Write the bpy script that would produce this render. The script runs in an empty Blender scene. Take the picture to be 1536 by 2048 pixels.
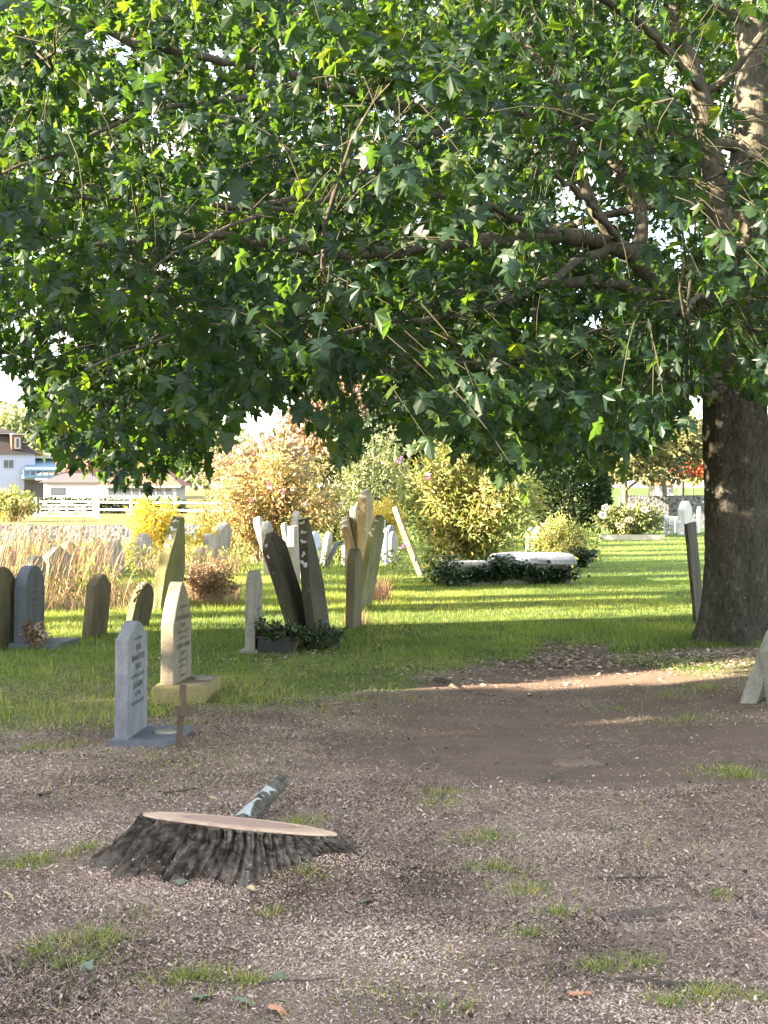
import bpy, bmesh, math, random
import numpy as np
from mathutils import Vector, Matrix, Euler

random.seed(7)
RNG = np.random.default_rng(11)
S = bpy.context.scene
COL = S.collection
R = math.radians

# ------------------------------------------------------------------ camera, sky, sun
FPX, HZ, EYE = 3000.0, 975.0, 1.55          # focal length and horizon in photo pixels, eye height
cam_d = bpy.data.cameras.new('camera')
cam = bpy.data.objects.new('camera', cam_d); COL.objects.link(cam)
cam.location = (0, 0, EYE); cam.rotation_euler = (R(90), 0, 0)
cam_d.sensor_fit = 'VERTICAL'; cam_d.sensor_height = 36.0
cam_d.lens = 36.0 * FPX / 2048.0
cam_d.shift_y = (HZ - 1024.0) / 2048.0
cam_d.clip_start = 0.05; cam_d.clip_end = 3000
S.camera = cam

SUN_EL, SUN_AZ = R(16.5), R(20.5)            # azimuth: swung from straight left towards the viewer
to_sun = Vector((-math.cos(SUN_EL) * math.cos(SUN_AZ), -math.cos(SUN_EL) * math.sin(SUN_AZ), math.sin(SUN_EL)))
sun_d = bpy.data.lights.new('sun', 'SUN'); sun_d.energy = 5.0; sun_d.angle = R(0.53)
sun_d.color = (1.0, 0.83, 0.60)
sun = bpy.data.objects.new('sun', sun_d); COL.objects.link(sun)
sun.rotation_euler = to_sun.to_track_quat('Z', 'Y').to_euler()

w = bpy.data.worlds.new('World'); S.world = w; w.use_nodes = True
wn, wl = w.node_tree.nodes, w.node_tree.links
bg = wn['Background']; bg.inputs['Strength'].default_value = 0.115
sky = wn.new('ShaderNodeTexSky'); sky.sky_type = 'NISHITA'; sky.sun_disc = False
sky.sun_elevation = SUN_EL
sky.sun_rotation = math.atan2(to_sun.x, to_sun.y)
sky.air_density = 1.0; sky.dust_density = 0.8; sky.ozone_density = 1.5
tc = wn.new('ShaderNodeTexCoord')
mp = wn.new('ShaderNodeMapping'); mp.inputs['Scale'].default_value = (1, 1, 2.6)
wl.new(tc.outputs['Generated'], mp.inputs['Vector'])
nz = wn.new('ShaderNodeTexNoise'); nz.inputs['Scale'].default_value = 5.5; nz.inputs['Detail'].default_value = 8; nz.inputs['Roughness'].default_value = 0.6
wl.new(mp.outputs['Vector'], nz.inputs['Vector'])
rp = wn.new('ShaderNodeValToRGB'); rp.color_ramp.elements[0].position = 0.40; rp.color_ramp.elements[1].position = 0.58
wl.new(nz.outputs['Fac'], rp.inputs['Fac'])
mx = wn.new('ShaderNodeMix'); mx.data_type = 'RGBA'
wl.new(rp.outputs['Color'], mx.inputs['Factor']); wl.new(sky.outputs['Color'], mx.inputs['A'])
mx.inputs['B'].default_value = (2.7, 2.5, 2.3, 1)
wl.new(mx.outputs['Result'], bg.inputs['Color'])

S.view_settings.view_transform = 'Standard'; S.view_settings.look = 'None'
S.view_settings.exposure = 3.5; S.view_settings.gamma = 1.0
S.cycles.max_bounces = 6; S.cycles.diffuse_bounces = 3; S.cycles.glossy_bounces = 2
S.cycles.transmission_bounces = 4; S.cycles.transparent_max_bounces = 6
S.cycles.caustics_reflective = False; S.cycles.caustics_refractive = False

# ------------------------------------------------------------------ helpers: measuring
def sm(a, b, x):
    t = np.clip((np.asarray(x, float) - a) / (b - a), 0, 1)
    return t * t * (3 - 2 * t)

_perm = np.random.default_rng(5).random((64, 64))
def vnoise(x, y):
    x = np.asarray(x, float); y = np.asarray(y, float)
    xi = np.floor(x).astype(int); yi = np.floor(y).astype(int)
    fx, fy = x - xi, y - yi
    fx = fx * fx * (3 - 2 * fx); fy = fy * fy * (3 - 2 * fy)
    a = _perm[xi % 64, yi % 64]; b = _perm[(xi + 1) % 64, yi % 64]
    c = _perm[xi % 64, (yi + 1) % 64]; d = _perm[(xi + 1) % 64, (yi + 1) % 64]
    return (a * (1 - fx) + b * fx) * (1 - fy) + (c * (1 - fx) + d * fx) * fy
def fbm(x, y, o=4):
    x = np.asarray(x, float); y = np.asarray(y, float)
    s, a, t = 0, 1.0, 0
    for k in range(o):
        s = s + a * vnoise(x * 2 ** k + 13.7 * k, y * 2 ** k + 7.1 * k); t += a; a *= 0.5
    return s / t

def gz(x, y):
    """ground height"""
    x = np.asarray(x, float); y = np.asarray(y, float)
    near = np.exp(-((y - 8) / 7.0) ** 2)
    z = (fbm(x * 0.55 + 3, y * 0.55) - 0.5) * 0.10 * near + (fbm(x * 2.3, y * 2.3 + 9) - 0.5) * 0.035 * np.exp(-((y - 7) / 6.0) ** 2)
    z = z + 0.025 * np.exp(-(((x + 0.6) / 0.75) ** 2 + ((y - 6.2) / 0.7) ** 2))         # sawdust heaped round the stump
    z = z + 0.055 * np.exp(-(((x + .22) / .22) ** 2 + ((y - 5.95) / .25) ** 2))
    z = z + 0.06 * np.exp(-(((x - 1.6) / 1.1) ** 2 + ((y - 7.2) / 0.35) ** 2))          # worn ledge across the path
    z = z + 0.05 * np.exp(-(((x - 3.45) / 1.1) ** 2 + ((y - 14.8) / .9) ** 2))         # rise at the maple's foot
    z = z - 0.05 * np.exp(-(((x - 1.45) / 0.9) ** 2)) * sm(7, 10, y) * (1 - sm(10, 19, y))
    left = sm(0.0, 0.10, -x / np.maximum(y, 4.0))
    z = z - 0.50 * sm(26, 44, y) * left + 0.0 * y
    z = z + 1.4 * sm(120, 260, y)
    return z
def gzf(x, y): return float(gz(x, y))
def P(px, py, D): return np.array([(px - 768) / FPX * D, D, EYE - (py - HZ) / FPX * D])
def GP(px, py):
    D = FPX * EYE / (py - HZ)
    for _ in range(6):
        x = (px - 768) / FPX * D
        D = FPX * (EYE - gzf(x, D)) / (py - HZ)
    return np.array([(px - 768) / FPX * D, D, gzf((px - 768) / FPX * D, D)])
def ground_row(x, D): return HZ + FPX * (EYE - gzf(x, D)) / D

# ------------------------------------------------------------------ helpers: meshes
class MB:
    """collects vertex / face arrays and links them as ONE mesh object"""
    def __init__(self): self.v, self.f, self.t, self.s, self.n = [], [], [], [], 0
    def add(self, v, f, tint=None, smooth=False):
        v = np.asarray(v, np.float32).reshape(-1, 3); f = np.asarray(f, np.int64)
        if f.ndim == 1: f = f[None, :]
        self.v.append(v); self.f.append(f + self.n); self.n += len(v)
        if tint is None: tint = np.full(len(f), 0.5)
        self.t.append(np.broadcast_to(np.asarray(tint, np.float32), (len(f),)))
        self.s.append(np.full(len(f), smooth))
        return self
    def box(self, c, s, rz=0.0, tint=None):
        c = np.asarray(c, float); hx, hy, hz = np.asarray(s, float) / 2
        v = np.array([[a, b, d] for d in (-hz, hz) for a, b in ((-hx, -hy), (hx, -hy), (hx, hy), (-hx, hy))])
        cr, sr = math.cos(rz), math.sin(rz)
        v = np.stack([v[:, 0] * cr - v[:, 1] * sr, v[:, 0] * sr + v[:, 1] * cr, v[:, 2]], 1) + c
        return self.add(v, [[3, 2, 1, 0], [4, 5, 6, 7], [0, 1, 5, 4], [1, 2, 6, 5], [2, 3, 7, 6], [3, 0, 4, 7]], tint)
    def bar(self, a, b, wd, th):
        a = np.asarray(a, float); b = np.asarray(b, float); d = b - a; d /= np.linalg.norm(d)
        up = np.array([0, 0, 1.0]) if abs(d[2]) < 0.9 else np.array([0, 1.0, 0])
        s = np.cross(d, up); s /= np.linalg.norm(s); u = np.cross(s, d)
        v = [p + s * i * th / 2 + u * j * wd / 2 for p in (a, b) for i, j in ((-1, -1), (1, -1), (1, 1), (-1, 1))]
        return self.add(v, [[3, 2, 1, 0], [4, 5, 6, 7], [0, 1, 5, 4], [1, 2, 6, 5], [2, 3, 7, 6], [3, 0, 4, 7]])
    def tube(self, pts, rad, sides=8, rough=0.0, cap=True, tint=None):
        pts = np.asarray(pts, float); n = len(pts); rad = np.broadcast_to(np.asarray(rad, float), (n,))
        tg = np.gradient(pts, axis=0); tg /= np.linalg.norm(tg, axis=1)[:, None] + 1e-9
        ref = np.array([0.31, 0.2, 0.93]) if abs(tg[0, 2]) < 0.8 else np.array([1.0, 0.1, 0])
        s = np.cross(tg, ref); s /= np.linalg.norm(s, axis=1)[:, None] + 1e-9; u = np.cross(s, tg)
        a = np.arange(sides) * 2 * math.pi / sides
        rr = rad[:, None] * (1 + rough * (RNG.random((n, sides)) - 0.5))
        v = pts[:, None, :] + rr[..., None] * (s[:, None, :] * np.cos(a)[None, :, None] + u[:, None, :] * np.sin(a)[None, :, None])
        i = np.arange(n - 1)[:, None] * sides; j = np.arange(sides)[None, :]; k = (j + 1) % sides
        f = np.stack([i + j, i + k, i + sides + k, i + sides + j], -1).reshape(-1, 4)
        self.add(v.reshape(-1, 3), f, tint, True)
        if cap and sides > 4:
            self.add(v[-1], [list(range(sides))], None if tint is None else np.asarray(tint).flat[0])
        return self
    def build(self, name, mat, parent=None, loc=None):
        me = bpy.data.meshes.new(name)
        V = np.concatenate(self.v); me.vertices.add(len(V)); me.vertices.foreach_set('co', V.ravel())
        li = np.concatenate([f.ravel() for f in self.f]).astype(np.int32)
        lt = np.concatenate([np.full(len(f), f.shape[1], np.int32) for f in self.f])
        ls = np.concatenate([[0], np.cumsum(lt)[:-1]]).astype(np.int32)
        me.loops.add(len(li)); me.loops.foreach_set('vertex_index', li)
        me.polygons.add(len(lt)); me.polygons.foreach_set('loop_start', ls); me.polygons.foreach_set('loop_total', lt)
        me.polygons.foreach_set('use_smooth', np.concatenate(self.s))
        me.update(calc_edges=True); me.validate()
        at = me.attributes.new('tint', 'FLOAT', 'FACE')
        tt = np.concatenate(self.t).astype(np.float32)
        if len(tt) == len(me.polygons): at.data.foreach_set('value', tt)
        me.materials.append(mat)
        o = bpy.data.objects.new(name, me); COL.objects.link(o)
        if parent: o.parent = parent
        if loc is not None: o.location = loc
        return o

def tag(o, label=None, cat=None, group=None, kind=None):
    if label: o['label'] = label
    if cat: o['category'] = cat
    if group: o['group'] = group
    if kind: o['kind'] = kind
    return o
def empty(name, loc, label, cat, group=None):
    o = bpy.data.objects.new(name, None); COL.objects.link(o); o.location = tuple(loc); o.empty_display_size = 0.2
    return tag(o, label, cat, group)

def norm(a): return a / (np.linalg.norm(a, axis=-1, keepdims=True) + 1e-9)
def frames(u, nrm):
    """columns v, u, n from a pointing direction and a rough normal"""
    u = norm(u); n = nrm - (nrm * u).sum(-1, keepdims=True) * u; n = norm(n); v = np.cross(u, n)
    return np.stack([v, u, n], -1)
def scatter(mb, tv, tf, pos, fr, sc, tint, smooth=False):
    N = len(pos); sc = np.asarray(sc, float)
    if sc.ndim == 1: sc = np.repeat(sc[:, None], 3, 1)
    V = np.einsum('nij,nkj->nki', fr, tv[None] * sc[:, None, :]) + pos[:, None, :]
    F = tf[None] + (np.arange(N) * len(tv))[:, None, None]
    mb.add(V.reshape(-1, 3), F.reshape(-1, tf.shape[1]), np.repeat(tint, len(tf)), smooth)

# maple leaf: x across, y along the midrib, z up
_h = [(0, 0), (.20, -.05), (.46, .04), (.27, .20), (.60, .48), (.22, .50), (.23, .72), (0, 1.0)]
_o = _h + [(-x, y) for x, y in reversed(_h[1:-1])]
MAPLE_V = np.array([(0, .34, .05)] + [(x, y, -.22 * abs(x) - .22 * y * y + .03 * math.sin(9 * x + 5 * y)) for x, y in _o])
MAPLE_F = np.array([(0, 1 + (i + 1) % 14, 1 + i) for i in range(14)])[:, ::-1]
LEAF_V = np.array([(0, 0, 0), (.5, .45, -.12), (0, 1, -.1), (-.5, .45, -.12), (0, .45, .04)])
LEAF_F = np.array([(0, 1, 4), (1, 2, 4), (2, 3, 4), (3, 0, 4)])
QUAD_V = np.array([(-.5, 0, 0), (.5, .1, .08), (.38, 1, -.05), (-.42, .9, .1)]); QUAD_F = np.array([(0, 1, 2), (0, 2, 3)])
BLADE_V = np.array([(-.5, 0, 0), (.5, 0, 0), (.34, .55, -.08), (-.34, .55, -.08), (0, 1, -.3)]); BLADE_F = np.array([(0, 1, 2), (0, 2, 3), (3, 2, 4)])
TRI_V = np.array([(-.5, 0, 0), (.5, 0, 0), (0, 1, 0)]); TRI_F = np.array([(0, 1, 2)])

# ------------------------------------------------------------------ helpers: materials
class NT:
    def __init__(self, name):
        self.m = bpy.data.materials.new(name); self.m.use_nodes = True
        self.n = self.m.node_tree.nodes; self.l = self.m.node_tree.links
        self.b = self.n['Principled BSDF']; self.out = self.n['Material Output']
        self.tc = self.n.new('ShaderNodeTexCoord'); self.obj = self.tc.outputs['Object']
    def set(self, node, k, v):
        if hasattr(v, 'is_linked') or isinstance(v, bpy.types.NodeSocket): self.l.new(v, node.inputs[k])
        elif v is not None: node.inputs[k].default_value = v
    def mapping(self, scale, src=None, loc=None):
        m = self.n.new('ShaderNodeMapping'); self.set(m, 'Vector', src or self.obj); m.inputs['Scale'].default_value = scale
        if loc is not None: self.set(m, 'Location', loc)
        return m.outputs[0]
    def rnd(self):
        return self.n.new('ShaderNodeObjectInfo').outputs['Random']
    def noise(self, scale, vec=None, detail=4, rough=.55, dist=0):
        m = self.n.new('ShaderNodeTexNoise'); self.set(m, 'Vector', vec or self.obj)
        m.inputs['Scale'].default_value = scale; m.inputs['Detail'].default_value = detail; m.inputs['Roughness'].default_value = rough; m.inputs['Distortion'].default_value = dist
        return m.outputs['Fac']
    def voro(self, scale, vec=None, feature='F1', out='Distance'):
        m = self.n.new('ShaderNodeTexVoronoi'); m.feature = feature; self.set(m, 'Vector', vec or self.obj); m.inputs['Scale'].default_value = scale
        return m.outputs[out]
    def ramp(self, fac, stops):
        m = self.n.new('ShaderNodeValToRGB'); self.l.new(fac, m.inputs['Fac']); e = m.color_ramp.elements
        while len(e) < len(stops): e.new(0.5)
        for k, (p, c) in enumerate(stops):
            e[k].position = p; e[k].color = (*c, 1) if hasattr(c, '__len__') else (c, c, c, 1)
        return m.outputs['Color']
    def mix(self, fac, a, b, mode='MIX'):
        m = self.n.new('ShaderNodeMix'); m.data_type = 'RGBA'; m.blend_type = mode
        for k, v in (('Factor', fac), ('A', a), ('B', b)):
            if isinstance(v, (tuple, list)): v = (*v, 1) if len(v) == 3 else v
            s = [i for i in m.inputs if i.name == k and (i.type == ('VALUE' if k == 'Factor' else 'RGBA'))][0]
            if isinstance(v, bpy.types.NodeSocket): self.l.new(v, s)
            else: s.default_value = v
        return [o for o in m.outputs if o.type == 'RGBA'][0]
    def math(self, op, a, b=0.0):
        m = self.n.new('ShaderNodeMath'); m.operation = op
        for k, v in ((0, a), (1, b)):
            if isinstance(v, bpy.types.NodeSocket): self.l.new(v, m.inputs[k])
            else: m.inputs[k].default_value = v
        return m.outputs[0]
    def attr(self, name):
        m = self.n.new('ShaderNodeAttribute'); m.attribute_name = name; return m.outputs['Fac']
    def bump(self, h, strength=.5, dist=.02):
        m = self.n.new('ShaderNodeBump'); self.l.new(h, m.inputs['Height']); m.inputs['Strength'].default_value = strength; m.inputs['Distance'].default_value = dist
        self.l.new(m.outputs[0], self.b.inputs['Normal'])
    def done(self, color=None, rough=.8, spec=.3):
        if color is not None:
            if isinstance(color, tuple): self.b.inputs['Base Color'].default_value = (*color, 1)
            else: self.l.new(color, self.b.inputs['Base Color'])
        self.set(self.b, 'Roughness', rough); self.b.inputs['Specular IOR Level'].default_value = spec
        return self.m

def leaf_mat(name, stops, trans, tf=.4, rough=.45, spec=.4):
    t = NT(name); a = t.attr('tint')
    c = t.ramp(a, stops); t.done(c, rough, spec)
    tr = t.n.new('ShaderNodeBsdfTranslucent'); t.l.new(t.mix(1.0, c, trans, 'MULTIPLY'), tr.inputs['Color'])
    ms = t.n.new('ShaderNodeMixShader'); ms.inputs[0].default_value = tf
    t.l.new(t.b.outputs[0], ms.inputs[1]); t.l.new(tr.outputs[0], ms.inputs[2]); t.l.new(ms.outputs[0], t.out.inputs['Surface'])
    return t.m
def flat_mat(name, c, rough=.6, var=.25, sc=8.0):
    t = NT(name); n = t.noise(sc)
    return t.done(t.mix(n, tuple(x * (1 - var) for x in c), tuple(min(1, x * (1 + var)) for x in c)), rough)

def stone_mat(name, base, dark, lichen=(.62, .62, .56), lich=.35, moss=None, mossamt=.3, grain=60, spec=.25):
    t = NT(name); r = t.rnd()
    off = t.n.new('ShaderNodeCombineXYZ'); t.l.new(t.math('MULTIPLY', r, 17.0), off.inputs[0]); t.l.new(t.math('MULTIPLY', r, 31.0), off.inputs[1])
    v = t.mapping((1, 1, 1), loc=off.outputs[0]); vs = t.mapping((1, 1, .35), loc=off.outputs[0])
    c = t.mix(t.ramp(t.noise(7, vs, 6, .65), [(.35, 0.0), (.68, 1.0)]), dark, base)
    c = t.mix(t.ramp(t.noise(grain, v, 3, .7), [(.35, .75), (.7, 1.1)]), (0, 0, 0), c, 'MIX')
    if moss: c = t.mix(t.ramp(t.noise(4.2, vs, 5, .6), [(.62 - mossamt * .4, 0.0), (.72, .8)]), c, moss)
    if lich > 0:
        l1 = t.ramp(t.noise(13, v, 5, .55, 1.2), [(.70 - lich * .25, 0.0), (.73 - lich * .25, 1.0)])
        c = t.mix(l1, c, lichen)
    t.bump(t.noise(45, v, 8, .7), .6, .008)
    return t.done(c, .9, spec)

MAT = {}
def bark_mat(name, a, b, lich=(.42, .43, .36), amt=.0, sz=1.0, bump=.9):
    t = NT(name); v = t.mapping((9 / sz, 9 / sz, 1.6 / sz)); n = t.noise(2.2, v, 8, .7, .6)
    c = t.ramp(n, [(.3, a), (.55, tuple((x + y) / 2 for x, y in zip(a, b))), (.75, b)])
    c = t.mix(t.ramp(t.noise(2.0 / sz, None, 5, .6), [(.45, 0.0), (.7, .55)]), c, (.045, .048, .028))
    if amt: c = t.mix(t.ramp(t.noise(14 / sz, None, 3, .5), [(.70 - amt * .15, 0.0), (.74 - amt * .15, .85)]), c, lich)
    t.bump(n, bump, .03)
    return t.done(c, .95, .15)

MAT['maple_leaf'] = leaf_mat('maple_leaf', [(0, (.008, .023, .015)), (.45, (.013, .034, .017)), (.8, (.026, .051, .016)), (.93, (.052, .078, .018)), (1, (.20, .17, .04))], (7.6, 5.9, .9, 1), .46, .42, .38)
def trunk_bark():
    t = NT('maple_bark'); v = t.mapping((1, 1, .36)); n = t.noise(26, v, 10, .75, 1.0); w_ = t.noise(2.2, t.mapping((1, 1, .5)), 4, .6)
    c = t.ramp(n, [(.30, (.030, .028, .023)), (.48, (.105, .097, .080)), (.62, (.185, .170, .143)), (.8, (.26, .24, .205))])
    c = t.mix(t.ramp(w_, [(.40, 0.0), (.65, .65)]), c, t.ramp(n, [(.3, (.022, .021, .016)), (.7, (.075, .070, .045))]))
    c = t.mix(t.ramp(t.noise(24, None, 3, .5), [(.655, 0.0), (.69, .75)]), c, (.25, .26, .22))
    t.bump(n, 1.0, .09); return t.done(c, .95, .15)
MAT['maple_bark'] = trunk_bark()
MAT['limb_bark'] = bark_mat('limb_bark', (.052, .046, .037), (.26, .23, .18), (.24, .235, .18), .3, .5, .6)
MAT['branch_bark'] = bark_mat('branch_bark', (.030, .026, .020), (.105, .092, .070), sz=.4, bump=.5)
MAT['twig'] = flat_mat('twig', (.035, .034, .018), .9)
MAT['dark_leaf'] = leaf_mat('dark_leaf', [(0, (.012, .030, .010)), (1, (.045, .080, .024))], (1.5, 1.8, .6, 1), .2)

# ------------------------------------------------------------------ ground
def lawn_mask(x, y):
    nb = fbm(x * .9 + 5, y * .7 + 2)
    xc = np.interp(y, [8, 10, 12, 14, 16, 17.5], [1.3, 1.25, 1.45, 1.68, 1.95, 2.1])
    wd = np.interp(y, [8, 10, 12, 12.7, 13.4, 14.2, 15, 16], [3.5, 2.2, 1.3, .92, .50, .18, .04, .0])
    path = 1 - sm(wd * .8, wd * 1.15 + .12, np.abs(x - xc) + (nb - .5) * .55 + (fbm(x * 4 + 7, y * 3 + 1) - .5) * .7)
    path = path * (1 - sm(14.2, 15.6, y + (fbm(x * 3, y * 2) - .5) * 1.5))
    lawn = sm(9.6, 12.6, y + (nb - .5) * 4.2 - .10 * (x + 2) + .8 * (x < -1.4))
    tree = 1 - sm(.3, 1.05, np.hypot((x - 3.3) * .8, (y - 13.7) * 1.7) + (nb - .5) * .8)
    tree = tree * (1 - sm(14.3, 14.9, y))
    tree2 = np.where(x > 2.0, 1 - sm(12.3, 13.1, y + (nb - .5) * 1.5), 0) * .7
    return np.clip(lawn * (1 - path) * (1 - tree) * (1 - tree2), 0, 1)
def path_mask(x, y):
    nb = fbm(x * 1.1 + 31, y * .8 + 12)
    xc = np.interp(y, [6, 8, 10, 12, 14, 16, 17.5], [1.9, 1.5, 1.25, 1.45, 1.75, 2.0, 2.2])
    wd = np.interp(y, [6, 7.4, 8.2, 10, 12, 14, 16, 17], [.3, 1.0, 1.7, 1.6, 1.25, .45, .10, .0])
    return (1 - sm(wd * .65, wd * 1.25 + .12, np.abs(x - xc) + (nb - .5) * .8)) * (1 - sm(14.0, 15.2, y)) * sm(5.8, 8.0, y + (nb - .5) * 2)
def dry_mask(x, y):
    return sm(.02, .10, -x / np.maximum(y, 4)) * sm(46.5, 47.5, y)

def ground():
    def axis(fine0, fine1, step, lo, hi):
        a = np.arange(fine0, fine1 + 1e-6, step)
        g = [fine1]; s = step
        while g[-1] < hi: s = min(s * 1.09, 40); g.append(g[-1] + s)
        l = [fine0]; s = step
        while l[-1] > lo: s = min(s * 1.09, 40); l.append(l[-1] - s)
        return np.concatenate([np.array(l[1:])[::-1], a, np.array(g[1:])])
    xs, ys = axis(-4.5, 5, .045, -700, 700), axis(3.6, 18, .045, -80, 1500)
    X, Y = np.meshgrid(xs, ys); nx, ny = len(xs), len(ys)
    Z = gz(X, Y)
    i = np.arange(ny - 1)[:, None] * nx; j = np.arange(nx - 1)[None, :]
    F = np.stack([i + j, i + j + 1, i + nx + j + 1, i + nx + j], -1).reshape(-1, 4)
    mb = MB(); mb.add(np.stack([X, Y, Z], -1).reshape(-1, 3), F, None, True)
    t = NT('ground')
    lawn, path, dry = t.attr('lawn'), t.attr('path'), t.attr('dry')
    n1, n2, n3 = t.noise(55, None, 6, .75), t.noise(2.4, None, 5, .6), t.noise(190, None, 3, .7)
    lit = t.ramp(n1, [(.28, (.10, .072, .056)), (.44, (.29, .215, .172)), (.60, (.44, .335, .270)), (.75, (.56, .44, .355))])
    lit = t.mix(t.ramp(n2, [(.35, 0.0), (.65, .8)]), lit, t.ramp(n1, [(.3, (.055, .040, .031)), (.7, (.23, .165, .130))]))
    soil = t.ramp(n3, [(.3, (.16, .114, .090)), (.7, (.36, .262, .208))])
    soil = t.mix(t.ramp(n2, [(.3, 0.0), (.7, .7)]), soil, (.155, .11, .088))
    grs = t.ramp(n1, [(.3, (.055, .090, .020)), (.7, (.13, .19, .045))])
    dr = t.ramp(n2, [(.3, (.17, .13, .05)), (.7, (.22, .19, .07))])
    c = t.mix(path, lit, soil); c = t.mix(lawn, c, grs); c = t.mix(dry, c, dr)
    m = t.n.new('ShaderNodeMath'); m.operation = 'ADD'; t.l.new(n1, m.inputs[0]); t.l.new(n3, m.inputs[1])
    t.bump(m.outputs[0], .9, .02)
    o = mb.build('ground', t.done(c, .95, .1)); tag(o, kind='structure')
    for nm, fn in (('lawn', lawn_mask), ('path', path_mask), ('dry', dry_mask)):
        a = o.data.attributes.new(nm, 'FLOAT', 'POINT'); a.data.foreach_set('value', fn(X, Y).ravel().astype(np.float32))
ground()

# ------------------------------------------------------------------ grass and litter on the ground (beyond counting)
def fan(n, d0, d1, margin=1.35):
    """random ground points in the wedge of ground before the viewer, even per square metre"""
    d = np.sqrt(RNG.random(n) * (d1 * d1 - d0 * d0) + d0 * d0)
    x = (RNG.random(n) - .5) * 2 * .256 * d * margin
    return x, d
def tilt_dirs(n, spread):
    a = RNG.random(n) * 2 * math.pi; s = spread * RNG.random(n)
    return np.stack([np.sin(s) * np.cos(a), np.sin(s) * np.sin(a), np.cos(s)], 1)

BARE = [(-0.6, 6.25, .50)]
def lawn_grass():
    mb = MB()
    for n, d0, d1, hh, ww in ((150000, 9.3, 17.5, .05, .0042), (150000, 17.5, 26, .06, .0065), (130000, 26, 47, .065, .012)):
        x, y = fan(n, d0, d1)
        keep = RNG.random(n) < lawn_mask(x, y) ** 1.3 * (.35 + .65 * (fbm(x * 3, y * 3) > .4))
        x, y = x[keep], y[keep]; k = len(x)
        h = hh * (.5 + RNG.random(k)) * (.7 + .8 * fbm(x * 1.3 + 8, y * 1.3)) * (1 - .35 * sm(0, 1, (x > .3) & (y > 17)))
        u = tilt_dirs(k, 1.0); fr = frames(u, RNG.normal(size=(k, 3)) + [0, -.6, .2])
        t = np.clip(.5 + 1.5 * (fbm(x * .7, y * .45) - .5) + .35 * (RNG.random(k) - .5), 0, .92)
        t = np.where(RNG.random(k) < .03 + .22 * sm(.52, .75, fbm(x * .9 + 60, y * .6 + 5)), .95 + .05 * RNG.random(k), t)
        scatter(mb, BLADE_V if d0 < 17 else TRI_V, BLADE_F if d0 < 17 else TRI_F, np.stack([x, y, gz(x, y) - .004], 1), fr, np.stack([np.full(k, ww), h, h], 1), t)
    # thin scattered blades among the litter
    n = 60000; x, y = fan(n, 4.0, 10.5); g_ = fbm(x * .9 + 50, y * .9 + 11)
    keep = RNG.random(n) < sm(.50, .72, g_ + .10 * (x < -.3) - .05 * (x > 1)) * (1 - path_mask(x, y)) * .5
    for bx, by, br in BARE: keep &= np.hypot(x - bx, (y - by) * 1.2) > br
    x, y = x[keep], y[keep]; k = len(x); h = .018 + .035 * RNG.random(k) ** 1.5
    scatter(mb, BLADE_V, BLADE_F, np.stack([x, y, gz(x, y) - .003], 1), frames(tilt_dirs(k, 1.3), RNG.normal(size=(k, 3)) + [0, -.5, .2]), np.stack([np.full(k, .0032), h, h], 1), np.where(RNG.random(k) < .3, .98, RNG.random(k) * .7))
    # loose tufts on the worn ground
    for px, py, r, n in [(90, 1722, .16, 420), (170, 1700, .12, 300), (30, 1735, .12, 260), (190, 1880, .14, 500), (100, 1905, .16, 420), (150, 1930, .12, 240), (375, 1960, .11, 520), (500, 1965, .07, 240),
                         (985, 1680, .15, 400), (1000, 1740, .14, 380), (1070, 1785, .14, 420), (1110, 1830, .1, 220), (890, 1590, .14, 300), (880, 1610, .12, 200), (1210, 1938, .06, 160), (1280, 1930, .08, 160),
                         (1420, 1990, .10, 320), (1330, 2010, .06, 150), (1525, 2000, .06, 150), (1480, 1553, .16, 520), (1440, 1540, .16, 260), (590, 1650, .10, 300), (615, 1748, .08, 200), (80, 1497, .2, 520), (150, 1490, .16, 260),
                         (270, 1835, .1, 140), (640, 1640, .12, 140), (1435, 1795, .06, 100), (1060, 1870, .09, 130), (1340, 1390, .3, 420), (1400, 1375, .3, 420), (1240, 1420, .25, 200), (1380, 1440, .35, 420), (540, 1830, .08, 120), (900, 2020, .12, 150), (750, 1990, .2, 120),
                         (380, 1450, .2, 160), (700, 1400, .3, 300), (480, 1360, .3, 400), (640, 1420, .35, 220), (820, 1400, .3, 200), (60, 1425, .5, 900), (180, 1410, .4, 600)]:
        n = int(n * .85); c = GP(px, py); a = RNG.random(n) * 6.283; rr = r * np.abs(RNG.normal(size=n)) * .85
        x, y = c[0] + rr * np.cos(a) * 1.4, c[1] + rr * np.sin(a)
        x = x + .5 * r * (vnoise(x * 9, y * 9) - .5); h = (.022 + .050 * RNG.random(n) ** 1.6) * np.exp(-(rr / r) ** 2 * .4)
        out = np.stack([np.cos(a), np.sin(a), 1.2 + RNG.random(n)], 1) + RNG.normal(size=(n, 3)) * .35
        scatter(mb, BLADE_V, BLADE_F, np.stack([x, y, gz(x, y) - .003], 1), frames(out, RNG.normal(size=(n, 3)) + [0, -.5, .2]), np.stack([np.full(n, .0034), h, h], 1), np.where(RNG.random(n) < .2, .98, np.clip(RNG.random(n) * .75, 0, 1)))
    m = leaf_mat('grass_blade', [(0, (.072, .115, .045)), (.5, (.145, .200, .068)), (.88, (.23, .275, .085)), (.97, (.34, .30, .14)), (1, (.42, .35, .20))], (2.3, 2.1, .55, 1), .5, .5, .3)
    tag(mb.build('grass', m), 'short green lawn grass with loose tufts on the worn earth', 'grass', kind='stuff')
lawn_grass()

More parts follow.
